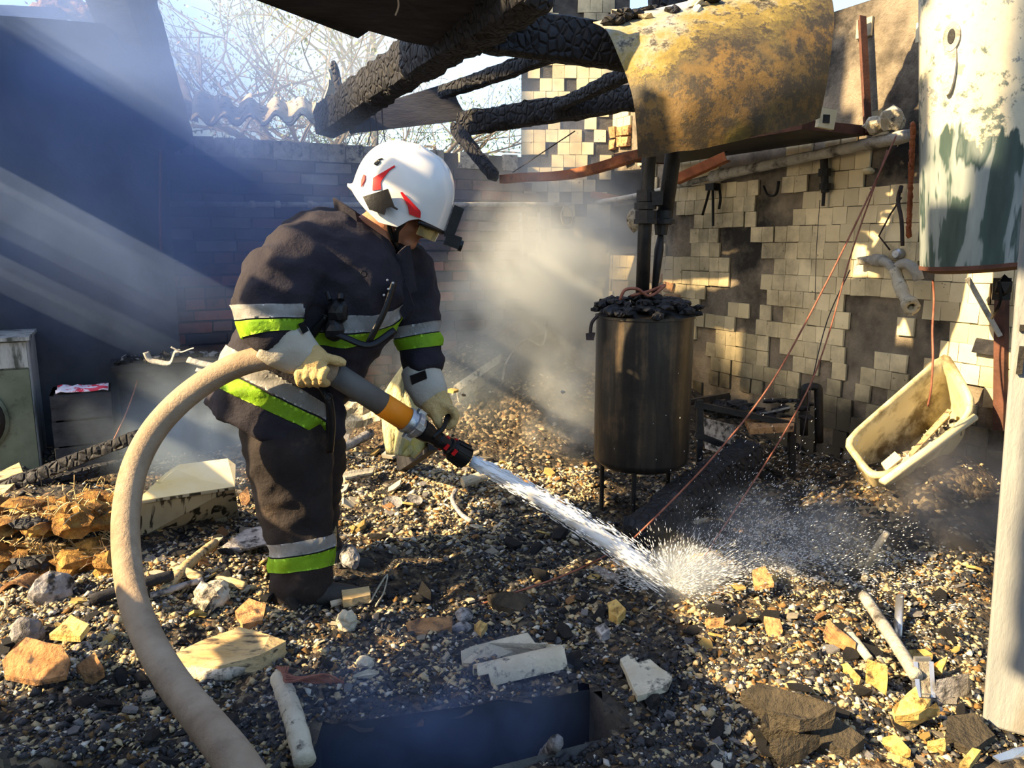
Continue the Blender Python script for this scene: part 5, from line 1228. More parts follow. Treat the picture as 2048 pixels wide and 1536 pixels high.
# yellow melted sheet and pieces beside the nozzle
def melted(a, b_):
    L = bez([(812,725,3.35), (766,795,3.30), (766,850,3.25), (775,908,3.22)], b_); R2 = bez([(814,725,3.35), (838,800,3.32), (862,870,3.26), (828,915,3.22)], b_)
    x = L[0]+(R2[0]-L[0])*a; y = L[1]+(R2[1]-L[1])*a
    return at(x, y, L[2]+(R2[2]-L[2])*a - .05*sin(a*pi) + .03*noise.noise(V3((a*6, b_*5, 1))))
M['melt'] = mat('melted_yellow_plastic', [(.3, (.45,.42,.22,1)), (.5, (.62,.55,.30,1)), (.68, (.80,.62,.12,1))], 4, .6, bump=.8, bscale=18, stretch=(3,3,1))
q = MB(); q.sheet(melted, 14, 18, .006); single(q, 'melted_sheet', 'crinkled yellow melted plastic sheet standing behind the nozzle', 'plastic sheet', M['melt'], smooth=True)
q = MB(); q.sheet(lambda a, b_: at(684+86*a, 800+4*sin(a*5)+50*b_-8*a*b_, 3.45+.02*noise.noise(V3((a*5, b_*3, 1)))), 10, 5, .02); single(q, 'foam_strip', 'cream ribbed foam strip lying between the man and the yellow sheet', 'strip', M['asb'])
q = MB(); q.bar(gpt(800, 938)+Z*.02, at(868, 880, 3.2), .05, .08, jit=.006); single(q, 'burnt_channel', 'dark grey burnt channel piece under the nozzle', 'channel', M['char_board'])
stick('grey_pole', 'grey pole lying behind the legs towards the foam strip', 'pole', [(660,905,.08), (700,888,.10), (742,866,.13)], .03, M['greystone'])
slab('pale_strip', 'pale green flat strip right of the legs', 'strip', [(675,945,.05), (720,938,.05), (750,935,.04), (745,945,.03), (690,955,.03)], .01, M['asb'])
# rubble heap behind -------------------------------------------------
def wavy(lab, x0, y0, x1, y1, Y, w_):
    q = MB(); a0, a1 = at(x0, y0, Y), at(x1, y1, Y+.25); d = a1-a0
    q.sheet(lambda a, b_: a0 + d*a + V3((.05,.25,-.02))*b_*w_ + Z*(.06*sin(b_*9)), 8, 14, .012); single(q, 'roof_sheet_piece', lab, 'roof sheet', M['asb'], ang=60)
wavy('pale wavy roof sheet piece leaning on the rubble heap', 905, 790, 1000, 725, 4.7, 1.0)
charbeam('charred_log', 'pale ash covered board sloping on the rubble heap left of the boiler', at(1085, 770, 5.0), at(1115, 655, 5.6), .26, .05, 41, 1.0, 'char_board', amp=.03)
slab('charred_bracket', 'black box shaped bracket on the rubble left of the boiler', 'bracket', [(1045,812,.05), (1062,795,.09), (1122,820,.08), (1120,842,.03), (1100,850,.02)], .06, M['black'])
q = MB(); q.box(gpt(1085, 700)+Z*.05, (.11,.06,.07), None, 0, .004); 
for lab, x, y, m_, w_ in (('bright cream block high on the rubble heap', 1066, 622, 'cream', 20), ('pale standing block left of the bright block on the heap', 1045, 640, 'plaster', 16), ('cream upright block on the heap beside the boiler', 1112, 723, 'cream', 15), ('pinkish brick lying below the black bracket', 1028, 880, 'greystone', 26), ('purple brick piece below the nozzle on the bright rubble', 930, 878, 'orange', 15), ('orange brick lump right of the nozzle tip', 975, 878, 'ochre', 9), ('yellow block on the bright rubble before the boiler', 1055, 852, 'ochre', 15), ('white brick corner in the bright rubble before the boiler', 1070, 872, 'asb', 12)):
    p = gpt(x, y+10); k = p.y/FP; q = MB(); q.box(p+Z*w_*k*.55, (w_*k*2.0, w_*k*1.5, w_*k*1.3), (V3((cos(x),sin(x),.2)).normalized(), V3((-sin(x),cos(x),.1)).normalized(), V3((-.2*cos(x),-.2*sin(x),1)).normalized()), 0, w_*k*.16); single(q, 'brick_block', lab, 'brick', M[m_])
q = MB(); q.tube(curve([at(1095,640,5.3), at(1085,690,5.1), at(1050,680,5.0), at(1015,720,4.9), at(1005,760,4.8)], 5), .007, 5); single(q, 'bent_wire', 'bent wire arching over the dark rubble on the heap', 'wire', M['pipe'])
slab('white_sheet', 'flat pale sheet corner lying on the bright rubble right of the glove', 'sheet', [(935,808,.08), (960,800,.09), (985,842,.06), (960,850,.04)], .008, M['asb'])
# table frame behind the boiler ---------------------------------------
tf = thing('table_frame', 'burnt angle iron table frame standing right of the boiler', 'table', gpt(1450, 960))
for a, b_ in (((1375,805,4.0), (1455,790,4.5)), ((1390,808,3.95), (1590,850,3.9)), ((1390,868,3.95), (1510,915,3.9))):
    q = MB(); q.bar(at(*a), at(*b_), .03, .03); part(q, 'rail', M['soot_steel'], tf)
for x, y0, y1, Y in ((1400,800,965,3.95), (1455,790,930,4.5), (1585,850,985,3.9)):
    q = MB(); q.bar(at(x,y0,Y), at(x-2,y1,Y), .03, .03, V3((0,1,0))); part(q, 'leg', M['soot_steel'], tf)
slab_ = MB(); slab_.prism([at(1490,838,3.95), at(1590,835,3.95), at(1588,852,3.85), at(1500,858,3.85)], -Z*.03); single(slab_, 'charred_shelf_board', 'orange and grey charred shelf board on the table frame', 'board', M['orange'])
q = MB(); q.tube(curve([at(1608,870,4.0), at(1608,790,4.0), at(1612,775,4.0), at(1634,775,4.0), at(1637,792,4.0), at(1638,885,4.0)], 4), .022, 8); single(q, 'u_pipe', 'sooty U shaped pipe standing right of the table frame', 'pipe', M['soot_steel'], smooth=True)
slab('grey_box', 'pale grey box side behind the table frame', 'box', [(1408,835,.25), (1470,850,.25), (1465,905,.10), (1410,890,.10)], .02, M['greystone'])
q = MB()
for i in range(60): p = at(random.uniform(1420,1620), random.uniform(800,835), random.uniform(3.95,4.3)); q.blob(p, (.04,.03,.015), i, .6, 1)
tag(q.build('table_debris', M['char']), 'burnt scraps heaped on the angle iron table frame', 'debris', None, 'stuff')
q = MB(); q.tube(curve([at(1445,812,4.2), at(1490,828,4.1), at(1530,826,4.0), at(1580,815,4.0)], 5), .006, 5); single(q, 'sagging_wire', 'sagging wire on top of the burnt table frame', 'wire', M['pipe'])
# right side ----------------------------------------------------------
charbeam('charred_log', 'big alligator charred log lying below the boiler', gpt(1262, 1112)+Z*.08, gpt(1500, 965)+Z*.16, .15, .16, 44, 1.1, amp=.10)
charbeam('charred_log', 'short forked charred log under the big charred log', gpt(1330, 1135)+Z*.05, gpt(1440, 1085)+Z*.08, .09, .09, 45, .8, amp=.15)
q = MB(); q.tube(curve([gpt(1728,1172)+Z*.03, at(1733,1140,2.86), at(1748,1105,2.82), at(1774,1064,2.80)], 5), .013, 10); single(q, 'bent_white_tube', 'bent white plastic tube sticking up from the rubble', 'tube', M['asb'], smooth=True)
stick('grey_pipe', 'long grey green pipe lying diagonally left of the metal frame', 'pipe', [(1728,1192,.06), (1780,1270,.07), (1832,1352,.07)], .020, M['pipe'], n=10, rough=.05)
q = MB(); q.tube([gpt(1795,1275)+Z*.0, at(1800,1192,2.52)], .016, 10, flat=.6); single(q, 'metal_tube', 'flattened silver metal tube standing upright near the post', 'tube', M['alu'], smooth=True)
slab('orange_plank', 'orange charred plank piece in the right foreground', 'wood', [(1648,1262,.06), (1655,1238,.08), (1712,1285,.06), (1710,1305,.03)], .03, M['orange'])
stick('white_tube_piece', 'short white tube piece behind the orange plank', 'tube', [(1695,1262,.06), (1715,1288,.06), (1738,1318,.05)], .014, M['asb'], n=10)
slab('cream_tile', 'square cream tile standing in the right foreground', 'tile', [(1735,1318,.09), (1775,1332,.08), (1773,1385,.01), (1732,1362,.02)], .02, M['ochre'])
slab('ochre_shard', 'long orange shard left of the square cream tile', 'shard', [(1678,1330,.03), (1695,1325,.05), (1722,1355,.03), (1718,1368,.02)], .02, M['ochre'])
def frame():
    t_ = thing('metal_box_frame', 'small rectangular metal box frame filled with ash by the post', 'frame', gpt(1848, 1395)); g = gpt(1848,1395).z
    A_, B_, C_, D_ = [lift(x, y, h, g) for x, y, h in ((1828,1324,.10), (1860,1324,.10), (1864,1396,.02), (1834,1394,.02))]
    for a, b_ in ((A_,B_), (B_,C_), (C_,D_), (D_,A_)): q = MB(); q.bar(a, b_, .012, .03); part(q, 'side', M['alu'], t_)
    q = MB(); n_ = (B_-A_).cross(C_-B_).normalized(); q.prism([p-n_*.012 for p in (A_,B_,C_,D_)], n_*.006); part(q, 'back_plate', M['plaster'], t_)
frame()
for lab, P in (('large yellow ceramic shard in front of the metal frame', [(1785,1415,.04), (1832,1372,.07), (1838,1395,.06), (1862,1398,.05), (1840,1432,.03), (1790,1430,.02)]),
               ('pale yellow ceramic shard in front of the large yellow shard', [(1790,1432,.03), (1838,1428,.05), (1872,1405,.06), (1880,1418,.04), (1820,1448,.01)]),
               ('yellow shard right of the metal frame', [(1862,1330,.04), (1895,1312,.06), (1885,1338,.04), (1865,1342,.02)]),
               ('crumbled yellow shard above the metal frame', [(1810,1300,.03), (1850,1298,.05), (1866,1308,.04), (1830,1318,.02)]),
               ('pointed ochre shard low in the right corner', [(1765,1475,.03), (1792,1468,.05), (1822,1500,.03), (1805,1512,.01), (1770,1490,.01)]),
               ('ochre strip shard near the bottom right', [(1775,1505,.03), (1800,1512,.04), (1828,1525,.02), (1790,1522,.01)]),
               ('small ochre block left of the post foot', [(1855,1482,.03), (1890,1476,.05), (1892,1490,.03), (1862,1494,.01)]),
               ('two toned ochre splinter beside the post foot', [(1918,1528,.02), (1945,1495,.05), (1962,1500,.05), (1940,1530,.02)]),
               ('flat ochre shard left of the wet splash', [(1370,1112,.03), (1440,1098,.05), (1446,1108,.04), (1390,1122,.02)]),
               ('brown leaf like shard in the sunlit rubble', [(1528,1232,.06), (1560,1238,.06), (1566,1262,.04), (1552,1288,.01), (1535,1262,.03)]),
               ('small ochre shard left of the brown leaf like shard', [(1410,1238,.03), (1450,1234,.04), (1448,1246,.02), (1415,1250,.01)]),
               ('square dark red tile in the splash', [(1505,1140,.06), (1530,1132,.07), (1548,1165,.04), (1510,1172,.02)])):
    slab('ceramic_shard', lab, 'shard', P, .018, M['orange'] if 'brown' in lab or 'red' in lab else M['ochre'])
M['bark'] = mat('burnt_matted_board', [(.3, (.03,.026,.02,1)), (.6, (.085,.07,.05,1))], 12, .95, bump=1.0, bscale=40, bdist=.03)
for lab, P in (('upper long burnt board slab in the right foreground', [(1482,1382,.06), (1520,1366,.08), (1620,1392,.09), (1672,1412,.08), (1665,1432,.05), (1600,1440,.05), (1530,1420,.04)]),
               ('middle burnt board slab below the upper one', [(1522,1438,.06), (1535,1422,.07), (1600,1440,.07), (1598,1462,.04), (1540,1462,.03)]),
               ('lowest burnt board slab nearest the camera', [(1540,1478,.06), (1605,1468,.07), (1640,1470,.06), (1600,1500,.03), (1562,1512,.02)]),
               ('burnt board slab under the upper slab on its right', [(1610,1448,.06), (1680,1440,.07), (1730,1475,.05), (1700,1500,.03), (1640,1485,.03)])):
    slab('burnt_slab', lab, 'slab', P, .035, M['bark'])
slab('grey_plank', 'grey weathered plank end leaning at the foot of the post', 'wood', [(1872,1360,.09), (1938,1346,.10), (1945,1392,.02), (1880,1402,.02)], .03, M['greystone'])
slab('brown_board', 'brown flat board piece before the foot of the post', 'board', [(1895,1432,.05), (1950,1425,.06), (1990,1470,.03), (1940,1500,.02), (1890,1470,.03)], .02, M['bark'])
slab('spoon_blade', 'grey flat blade piece at the bottom right corner', 'metal', [(1985,1512,.03), (2030,1495,.04), (2060,1492,.04), (2050,1512,.02), (2000,1522,.02)], .006, M['alu'])
stick('branch', 'thin dark stake beside the near side of the pit', 'stick', [(1090,1510,-.10), (1100,1502,.0), (1114,1482,.08)], .020, M['greystone'])
q = MB(); pv = [gpt(560,1375)+Z*.03, gpt(575,1420)+Z*.04, gpt(592,1480)+Z*.05, gpt(612,1560)+Z*.05]; q.tube(curve(pv, 6), [.028+.004*noise.noise(V3((i*.9, 3, 0))) for i in range(19)], 12); single(q, 'pale_pipe', 'pale flaking pipe lying beside the left edge of the pit', 'pipe', M['asb'], smooth=True)
q = MB()
for k in range(5): q.tube(curve([gpt(555+6*k,1370)+Z*.06, gpt(575,1392+5*k)+Z*.075, gpt(600+12*k,1392-3*k)+Z*.05, gpt(640+12*k,1384)+Z*.03], 4), .004, 4)
tag(q.build('wire_wrap', M['wire']), 'rusty wire twisted around the end of the pale pipe', 'wire', None, 'stuff')
slab('bark_piece', 'dark ribbed bark piece lying in the middle foreground', 'bark', [(975,1190,.04), (1010,1182,.06), (1055,1188,.05), (1060,1205,.03), (1040,1222,.02), (990,1208,.02)], .03, M['bark'])
slab('comb_vent', 'grey ribbed vent piece below the water jet', 'vent', [(1185,1135,.03), (1195,1130,.04), (1240,1150,.04), (1238,1165,.02), (1215,1158,.02)], .012, M['greystone'])
# long wires ---------------------------------------------------------
for lab, P, r, m_ in (('long reddish wire slanting from the lagged pipe across the boiler side to the foreground', [(1792,272,3.9), (1720,430,3.6), (1635,600,3.5), (1540,770,3.3), (1430,910,3.1), (1300,1045,2.9), (1240,1095,2.85), (1130,1150,2.75), (1000,1195,2.7), (900,1235,2.62), (830,1300,2.45)], .0042, 'wire'),
                      ('second reddish wire running beside the long one down to the splash', [(1775,300,3.9), (1705,500,3.7), (1660,660,3.6), (1620,770,3.5), (1560,880,3.3), (1490,990,3.1), (1430,1080,2.95), (1385,1150,2.85), (1340,1178,2.8)], .0038, 'wire'),
                      ('thin dark wire hanging on the tiles between the reddish wires', [(1700,540,4.1), (1655,640,4.0), (1625,760,3.9), (1610,850,3.8), (1588,960,3.7)], .003, 'blackwire'),
                      ('thin straight wire on the tiles left of the reddish wires', [(1640,400,4.4), (1633,500,4.35), (1630,600,4.3)], .002, 'blackwire'),
                      ('reddish twisted wire hanging from the wall boiler into the bathtub', [(1866,560,3.4), (1868,600,3.4), (1865,660,3.36), (1866,720,3.3), (1862,780,3.3), (1856,812,3.32)], .005, 'wire'),
                      ('dark twig wire lying across the rubble near the pit', [(905,1240,2.6), (960,1200,2.7), (1050,1180,2.75), (1150,1160,2.8), (1250,1140,2.9)], .004, 'blackwire')):
    q = MB(); q.tube(curve([at(*p) for p in P], 6), r, 5); single(q, 'loose_wire', lab, 'wire', M[m_], smooth=True)

# ---------------------------------------------------------------- countless chips, and the shards that can be told apart
SHM = [('plaster', 'pale broken plaster shard'), ('ochre', 'ochre yellow ceramic shard'), ('orange', 'orange brown clay shard'), ('greystone', 'grey stone chip'), ('asb', 'whitish fibre cement shard'), ('char', 'black charred wood chunk')]
shm = {}
for nm, _ in SHM:
    L = []
    for k in range(5):
        q = MB(); n = random.choice((4,5,6)); a0 = random.random()
        if nm == 'char': q.blob((0,0,0), (1,.55,.4), k, .5, 1)
        else:
            P_ = [V3((cos(2*pi*i/n+a0)*random.uniform(.6,1.1), sin(2*pi*i/n+a0)*random.uniform(.5,.9), random.uniform(-.08,.08))) for i in range(n)]; q.prism(P_, V3((.05,.05,random.uniform(.15,.35))))
        L.append(q.mesh('shard', M[nm]))
    shm[nm] = L
ZONES = [((660,860,1010,1110), 1.0, .75), ((850,740,1190,1000), 1.0, .9), ((270,1060,560,1250), 1.0, .7), ((0,1120,330,1360), .8, .7), ((560,1190,960,1400), .7, .45), ((1360,1090,1960,1536), .8, .5), ((960,1040,1420,1400), .35, .25), ((1200,1380,1540,1536), .5, .25), ((0,1360,620,1536), .4, .2), ((880,570,1190,780), 1.6, .8), ((420,900,560,1080), .8, .6), ((1400,900,1960,1100), .4, .3)]
def zsample():
    z = random.choices(ZONES, [k*(b_[2]-b_[0])*(b_[3]-b_[1]) for b_, k, _ in ZONES])[0]
    (x0, y0, x1, y1), _, pale = z
    return random.uniform(x0, x1), random.uniform(y0, y1), pale
def zone_of(x, y):
    if x < 290 and y > 1000: return 'left of the hose loop'
    if x < 560: return 'between hose and boot' if y < 1270 else 'in the shade beside the hose'
    if x < 1010 and y < 1160: return 'right of the firefighter legs'
    if y < 800: return 'on the heap at the back'
    if x < 1240 and y < 1010: return 'left of the boiler'
    if x < 1290: return 'below the water jet' if y < 1260 else 'around the floor pit'
    if x < 1520: return 'around the jet impact' if y < 1330 else 'beside the burnt slabs'
    return 'under the bathtub' if y < 1150 else 'in front of the square post'
cnt = 0
while cnt < 920:
    x, y, pale = zsample(); p = gpt(x, y)
    if inpit(p.x, p.y, 1.15) or p.y > 6.2: continue
    if random.random() < pale: i = random.choices((0,1,2,3,4), (3,3,1.6,2,2))[0]
    else: i = random.choices((3,5), (1,2.2))[0]
    nm, lab = SHM[i]; sz = (5+random.random()**2.2*17)*p.y/FP*(1.6 if nm == 'char' else 1)
    o = bpy.data.objects.new({'plaster': 'plaster_shard', 'ochre': 'ceramic_shard', 'orange': 'clay_shard', 'greystone': 'stone_chip', 'asb': 'cement_shard', 'char': 'charred_chunk'}[nm], random.choice(shm[nm])); COL.objects.link(o)
    o.location = p+Z*sz*.25; o.scale = (sz, sz, sz); o.rotation_euler = (random.gauss(0,.35), random.gauss(0,.35), random.uniform(0,6.28))
    zone = zone_of(x, y); big = 'larger' if sz*FP/p.y > (10 if nm != 'char' else 16) else 'small'
    tag(o, big+' '+lab+' '+zone, 'shard' if nm != 'char' else 'charcoal', big+' '+lab.split(' lying')[0].split(' in the')[0]+' pieces '+zone); cnt += 1
M['chip_black'] = mat('char_chip', [(.3, (.008,.008,.010,1)), (.7, (.035,.036,.042,1))], 30, .55, bump=.8, bscale=90, bdist=.008, spec=.5)
M['chip_grey'] = mat('ash_chip', [(.3, (.10,.10,.105,1)), (.7, (.22,.215,.21,1))], 30, .85, bump=.8, bscale=90, bdist=.008)
M['chip_tan'] = mat('tan_chip', [(.3, (.36,.27,.14,1)), (.7, (.60,.48,.29,1))], 30, .9, bump=.8, bscale=90, bdist=.008)
M['chip_brown'] = mat('brown_chip', [(.3, (.10,.055,.022,1)), (.7, (.30,.17,.06,1))], 30, .9, bump=.8, bscale=90, bdist=.008)
M['chip_white'] = mat('white_chip', [(.3, (.45,.42,.36,1)), (.7, (.66,.62,.54,1))], 30, .9, bump=.8, bscale=90, bdist=.008)
rs = np.random.RandomState(5)
def chips(name, lab, m_, N, size, wide, sel):
    V_, F_ = [], []
    OCT = np.array([(1,0,0),(-.8,.35,0),(.1,1,.0),(-.1,-.9,.05),(.15,.05,.5),(-.1,0,-.35)]); OF = [(0,2,4),(2,1,4),(1,3,4),(3,0,4),(2,0,5),(1,2,5),(3,1,5),(0,3,5)]
    k = 0; tries = 0
    while k < N and tries < N*6:
        tries += 1
        if random.random() < wide: x, y = random.uniform(-40, 2080), 1536-random.random()**1.25*880; pale = .5 if (x < 640 or x > 1420 or y < 1000) else .15
        else: x, y, pale = zsample()
        if random.random() > sel(pale): continue
        p = gpt2(x, y)
        if p is None or inpit(p[0], p[1], 1.06): continue
        s_ = random.uniform(*size)*min(2.5, (random.random()+.05)**-.38)*.72*(.55+.15*p[1])
        a = rs.uniform(0, 6.28); ca_, sa_ = cos(a), sin(a); tl_ = rs.normal(0, .4)
        o_ = OCT*np.array([s_, s_*rs.uniform(.5,1), s_*rs.uniform(.6,1.3)])*rs.uniform(.75, 1.2, (6,3))
        X_ = o_[:,0]*ca_-o_[:,1]*sa_; Y_ = o_[:,0]*sa_+o_[:,1]*ca_
        V_.append(np.stack([X_+p[0], Y_+p[1], o_[:,2]+X_*tl_+p[2]+s_*.15], 1)); F_ += [(6*k+a_, 6*k+b_, 6*k+c_) for a_, b_, c_ in OF]; k += 1
    me = bpy.data.meshes.new(name); me.from_pydata(np.concatenate(V_).tolist(), [], F_); me.materials.append(m_); me.polygons.foreach_set('use_smooth', [True]*len(me.polygons))
    o = bpy.data.objects.new(name, me); COL.objects.link(o); tag(o, lab, 'debris', None, 'stuff')
def gpt2(px, py):
    p = onz(px, py, 0.06)
    if p.y > 6.4 or p.y < 0: return None
    z = ground(p.x, p.y); p = onz(px, py, z)
    if p.y > 5.9 or V.dot(p) > PR-.06 or U.dot(p) > (QB-.4 if V.dot(p) < va else QB-.08): return None
    return (p.x, p.y, ground(p.x, p.y))
chips('charcoal_chips', 'black charcoal chips scattered all over the burnt floor', M['chip_black'], 24000, (.006, .018), .7, lambda p: 1.0-.9*p)
chips('ash_chips', 'grey ash coloured chips scattered over the burnt floor', M['chip_grey'], 9000, (.005, .014), .5, lambda p: .4+.5*p)
chips('tan_chips', 'tan plaster chips scattered in the sunlit rubble', M['chip_tan'], 22000, (.005, .016), .35, lambda p: p)  # more pale chips in sunlit zones, brightening that ground by colour
chips('brown_chips', 'brown clay chips scattered in the rubble', M['chip_brown'], 10000, (.005, .015), .4, lambda p: .10+.7*p)
chips('white_chips', 'whitish plaster chips scattered in the rubble', M['chip_white'], 8500, (.004, .015), .35, lambda p: p)
# ---------------------------------------------------------------- water
m, nt, bs = newmat('water_jet'); M['water'] = m
co = nt.nodes.new('ShaderNodeTexCoord').outputs['UV']
bs.inputs['Base Color'].default_value = (.93,.95,.98,1); bs.inputs['Roughness'].default_value = .25; bs.inputs['Transmission Weight'].default_value = .08; bs.inputs['IOR'].default_value = 1.2
m2, nt2, b2 = newmat('water_drop'); b2.inputs['Base Color'].default_value = (.88,.90,.93,1); b2.inputs['Roughness'].default_value = .2; b2.inputs['Transmission Weight'].default_value = .3; b2.inputs['IOR'].default_value = 1.33; M['drop'] = m2
j0 = f_(1.0) + nd*.01; j1 = gpt(1338, 1186)+Z*.03; jd = j1-j0; ja = jd.normalized(); jx = ja.cross(Z).normalized(); jy = ja.cross(jx)
def jp(t): return j0 + jd*t + Z*(.05*t*(1-t)*4*.5)
q = MB()
q.tube([jp(i/40*.97) for i in range(41)], [(.022+.012*(i/40)+.0015*noise.noise(V3((i*.9, 1, 1))))*(1 if i < 34 else 1-.14*(i-34)) for i in range(41)], 16)
for k in range(900):
    a = random.uniform(0, 2*pi); t0 = random.random()*.97; t1 = min(1, t0+random.uniform(.012,.05)); r0 = (.022+.015*t0)*random.uniform(.85, 1.25+.8*t0)
    o_ = lambda t: jp(t) + (jx*cos(a)+jy*sin(a))*r0
    q.tube([o_(t0), o_((t0+t1)/2), o_(t1)], [.0005, random.uniform(.0012,.0034), .0005], 4)
jet = tag(q.build('water_jet', M['water'], smooth=True), 'white jet of water shooting from the nozzle down to the rubble', 'water', None, 'stuff')
q = MB()
for k in range(15000):
    near_ = random.random() < .45
    if near_: a = random.uniform(-1.2, 3.6); e = abs(random.gauss(.2, .45)); r = abs(random.gauss(0, .11))
    else: a = random.gauss(.45, .42); e = abs(random.gauss(.0, .34)); r = .06+random.random()**1.3*1.0
    d = V3((cos(a)*cos(e), sin(a)*cos(e)*.75, sin(e)))
    p = j1 + d*r - Z*.22*r*r
    gz = ground(p.x, p.y)
    if p.z < gz+.005: p.z = gz+.005+random.random()*.03
    L = random.uniform(.002,.0062)*(1+.8*(r < .3)); w_ = random.uniform(.0007,.0021)
    sd = d.orthogonal().normalized(); s2 = d.cross(sd)
    q.add([p-d*L, p+sd*w_, p+s2*w_, p-sd*w_, p-s2*w_, p+d*L], [(0,2,1),(0,3,2),(0,4,3),(0,1,4),(5,1,2),(5,2,3),(5,3,4),(5,4,1)])
tag(q.build('water_spray', M['drop']), 'fan of water drops bouncing off the rubble where the jet hits', 'water', None, 'stuff')
# ---------------------------------------------------------------- trees outside, behind the brick wall
M['bark_t'] = mat('grey_bark', [(.3, (.10,.085,.07,1)), (.7, (.20,.17,.14,1))], 9, .95, bump=.3)
M['leaf'] = mat('spring_leaf', [(.3, (.14,.20,.035,1)), (.7, (.26,.34,.07,1))], 2, .6, bump=0); M['dryleaf'] = mat('dry_leaf', [(.3, (.24,.18,.10,1)), (.7, (.36,.28,.16,1))], 2, .7, bump=0)
def tree(name, lab, base, h, seed, lm, spread=1.0, nl=1500):
    rnd = random.Random(seed); t_ = thing(name, lab, 'tree', base); wood = MB(); tw = MB(); lf = MB(); tips = []
    def grow(p, d, L, r, lev):
        n = 5; pts = [p]
        for i in range(n):
            d = (d + V3((rnd.gauss(0,.16), rnd.gauss(0,.16), rnd.gauss(.03,.10)))).normalized(); pts.append(pts[-1]+d*(L/n))
        (wood if lev < 2 else tw).tube(pts, [r*(1-.5*i/n) for i in range(n+1)], 7 if lev < 2 else 4, cap=False)
        if lev >= 2: tips.extend(pts[1:])
        if lev < 4:
            for i in range(4 if lev == 0 else (4 if lev < 3 else 3)):
                k = rnd.randint(2, n); dd = (d + V3((rnd.gauss(0,.75*spread), rnd.gauss(0,.6*spread), rnd.gauss(.1,.45)))).normalized(); grow(pts[k], dd, L*rnd.uniform(.55,.8), r*.5, lev+1)
    grow(V3(base), V3((0,0,1)), h*.42, .09, 0)
    for _ in range(nl):
        p = rnd.choice(tips) + V3((rnd.gauss(0,.09), rnd.gauss(0,.09), rnd.gauss(0,.09))); a = V3((rnd.gauss(0,1), rnd.gauss(0,1), rnd.gauss(0,1))).normalized(); b_ = a.orthogonal().normalized(); s_ = rnd.uniform(.02,.045)
        lf.add([p, p+a*s_*.6+b_*s_*.35, p+a*s_*1.5, p+a*s_*.6-b_*s_*.35], [(0,1,2,3)])
    part(wood, 'trunk', M['bark_t'], t_, True); o = part(tw, 'twigs', M['bark_t'], t_); o['kind'] = 'stuff'; o = part(lf, 'foliage', lm, t_); o['kind'] = 'stuff'
for lab, x, Y, h, sd, lm, nl in (('bare twiggy tree nearest the charred post behind the brick wall', 400, 9.0, 6.2, 3, 'dryleaf', 1300), ('pale green leafing tree behind the middle of the brick wall', 575, 10.0, 6.4, 8, 'leaf', 2600), ('twiggy tree behind the helmet of the firefighter', 720, 9.5, 6.2, 21, 'leaf', 2200), ('distant tree seen between the charred rafters', 930, 12.0, 5.6, 33, 'leaf', 2200)):
    p = at(x, 400, Y); tree('tree', lab, V3((p.x, p.y, 0)), h, sd, M[lm], 1.1, nl)
q = MB(); q.box((-2, 16, -.02), (60, 20, .04)); o = q.build('ground', mat('dry_ground', [(.3, (.10,.09,.05,1)), (.7, (.16,.15,.08,1))], 1, .95, bump=0)); tag(o, 'grassy ground beyond the burnt walls', kind='structure')
# ---------------------------------------------------------------- added unseen wall at the left, holes shaped to cast the sun patches
VL = -1.25
GEO = [  # (surface the light falls on, outline in the photograph)
    ('f', [(-120,930), (240,935), (330,940), (420,930), (520,930), (545,1080), (560,1150), (560,1260), (430,1330), (330,1345), (120,1345), (-60,1400), (-300,1350), (-300,1000)]),
    ('f', [(630,850), (760,860), (900,830), (1000,850), (980,1000), (870,1130), (760,1140), (660,1150), (630,1000)]),
    ('f', [(850,905), (905,872), (1190,868), (1230,990), (1100,1010), (980,960)]),
    ('f', [(1370,1090), (1500,1130), (1720,1180), (1960,1090), (2000,1130), (2100,1560), (1540,1560), (1480,1440), (1410,1290), (1330,1190)]),
    ('r', [(1170,485), (1300,485), (1470,505), (1485,620), (1490,790), (1380,820), (1160,820)]),
    ('s', [(1040,60), (1200,60), (1200,350), (1040,350)]), ('r', [(1198,200), (1300,200), (1300,335), (1198,335)]),
    ('r', [(1660,20), (1860,-80), (1860,300), (1700,300), (1690,100)]),
    ('r', [(1850,540), (2030,540), (2010,880), (1880,860), (1850,760)])]
SPOTS = []                                             # (point, radius): single things that stand in the sun
def sp(px, py, Y, r): SPOTS.append((at(px, py, Y), r))
for p in hp_[34:]: SPOTS.append((p, .075))
for i in range(9):
    for j in range(5): SPOTS.append((hang(i/8, .03+.075*j + .045*(8-i)/8*j), .09))
for x, y in ((1850,-20), (1862,60), (1870,140), (1880,220), (1860,280), (1885,20), (1900,100), (1910,180), (1905,260), (1870,330), (1890,310), (1930,40), (1925,-20)): sp(x, y, 3.2, .075)
for x, y, Y in ((1700,880,3.4), (1750,830,3.4), (1800,785,3.45), (1850,740,3.5), (1895,710,3.5), (1930,760,3.45), (1955,810,3.4), (1900,870,3.35), (1840,910,3.3), (1780,950,3.25), (1720,930,3.3), (1800,880,3.4), (1860,820,3.45)): sp(x, y, Y, .09)
for x, y, Y in ((480,560,2.5), (490,610,2.5), (520,530,2.5), (545,500,2.55), (560,540,2.5), (600,490,2.6), (470,660,2.6), (450,710,2.65), (450,760,2.7)): sp(x, y, Y, .075)
for x, y, Y in ((720,350,2.8), (745,320,2.8), (780,300,2.8), (820,300,2.8), (860,330,2.8), (730,390,2.8)): sp(x, y, Y, .07)
for x, y, Y in ((820,455,2.72), (835,470,2.72), (780,480,2.72), (640,720,2.46), (610,740,2.45), (590,715,2.47), (850,770,2.85), (880,820,2.78), (800,800,3.3), (790,880,3.25), (700,760,2.52), (760,800,2.58)): sp(x, y, Y, .045)
for y in (700,740,780,820): sp(1250, y, 3.36, .035)
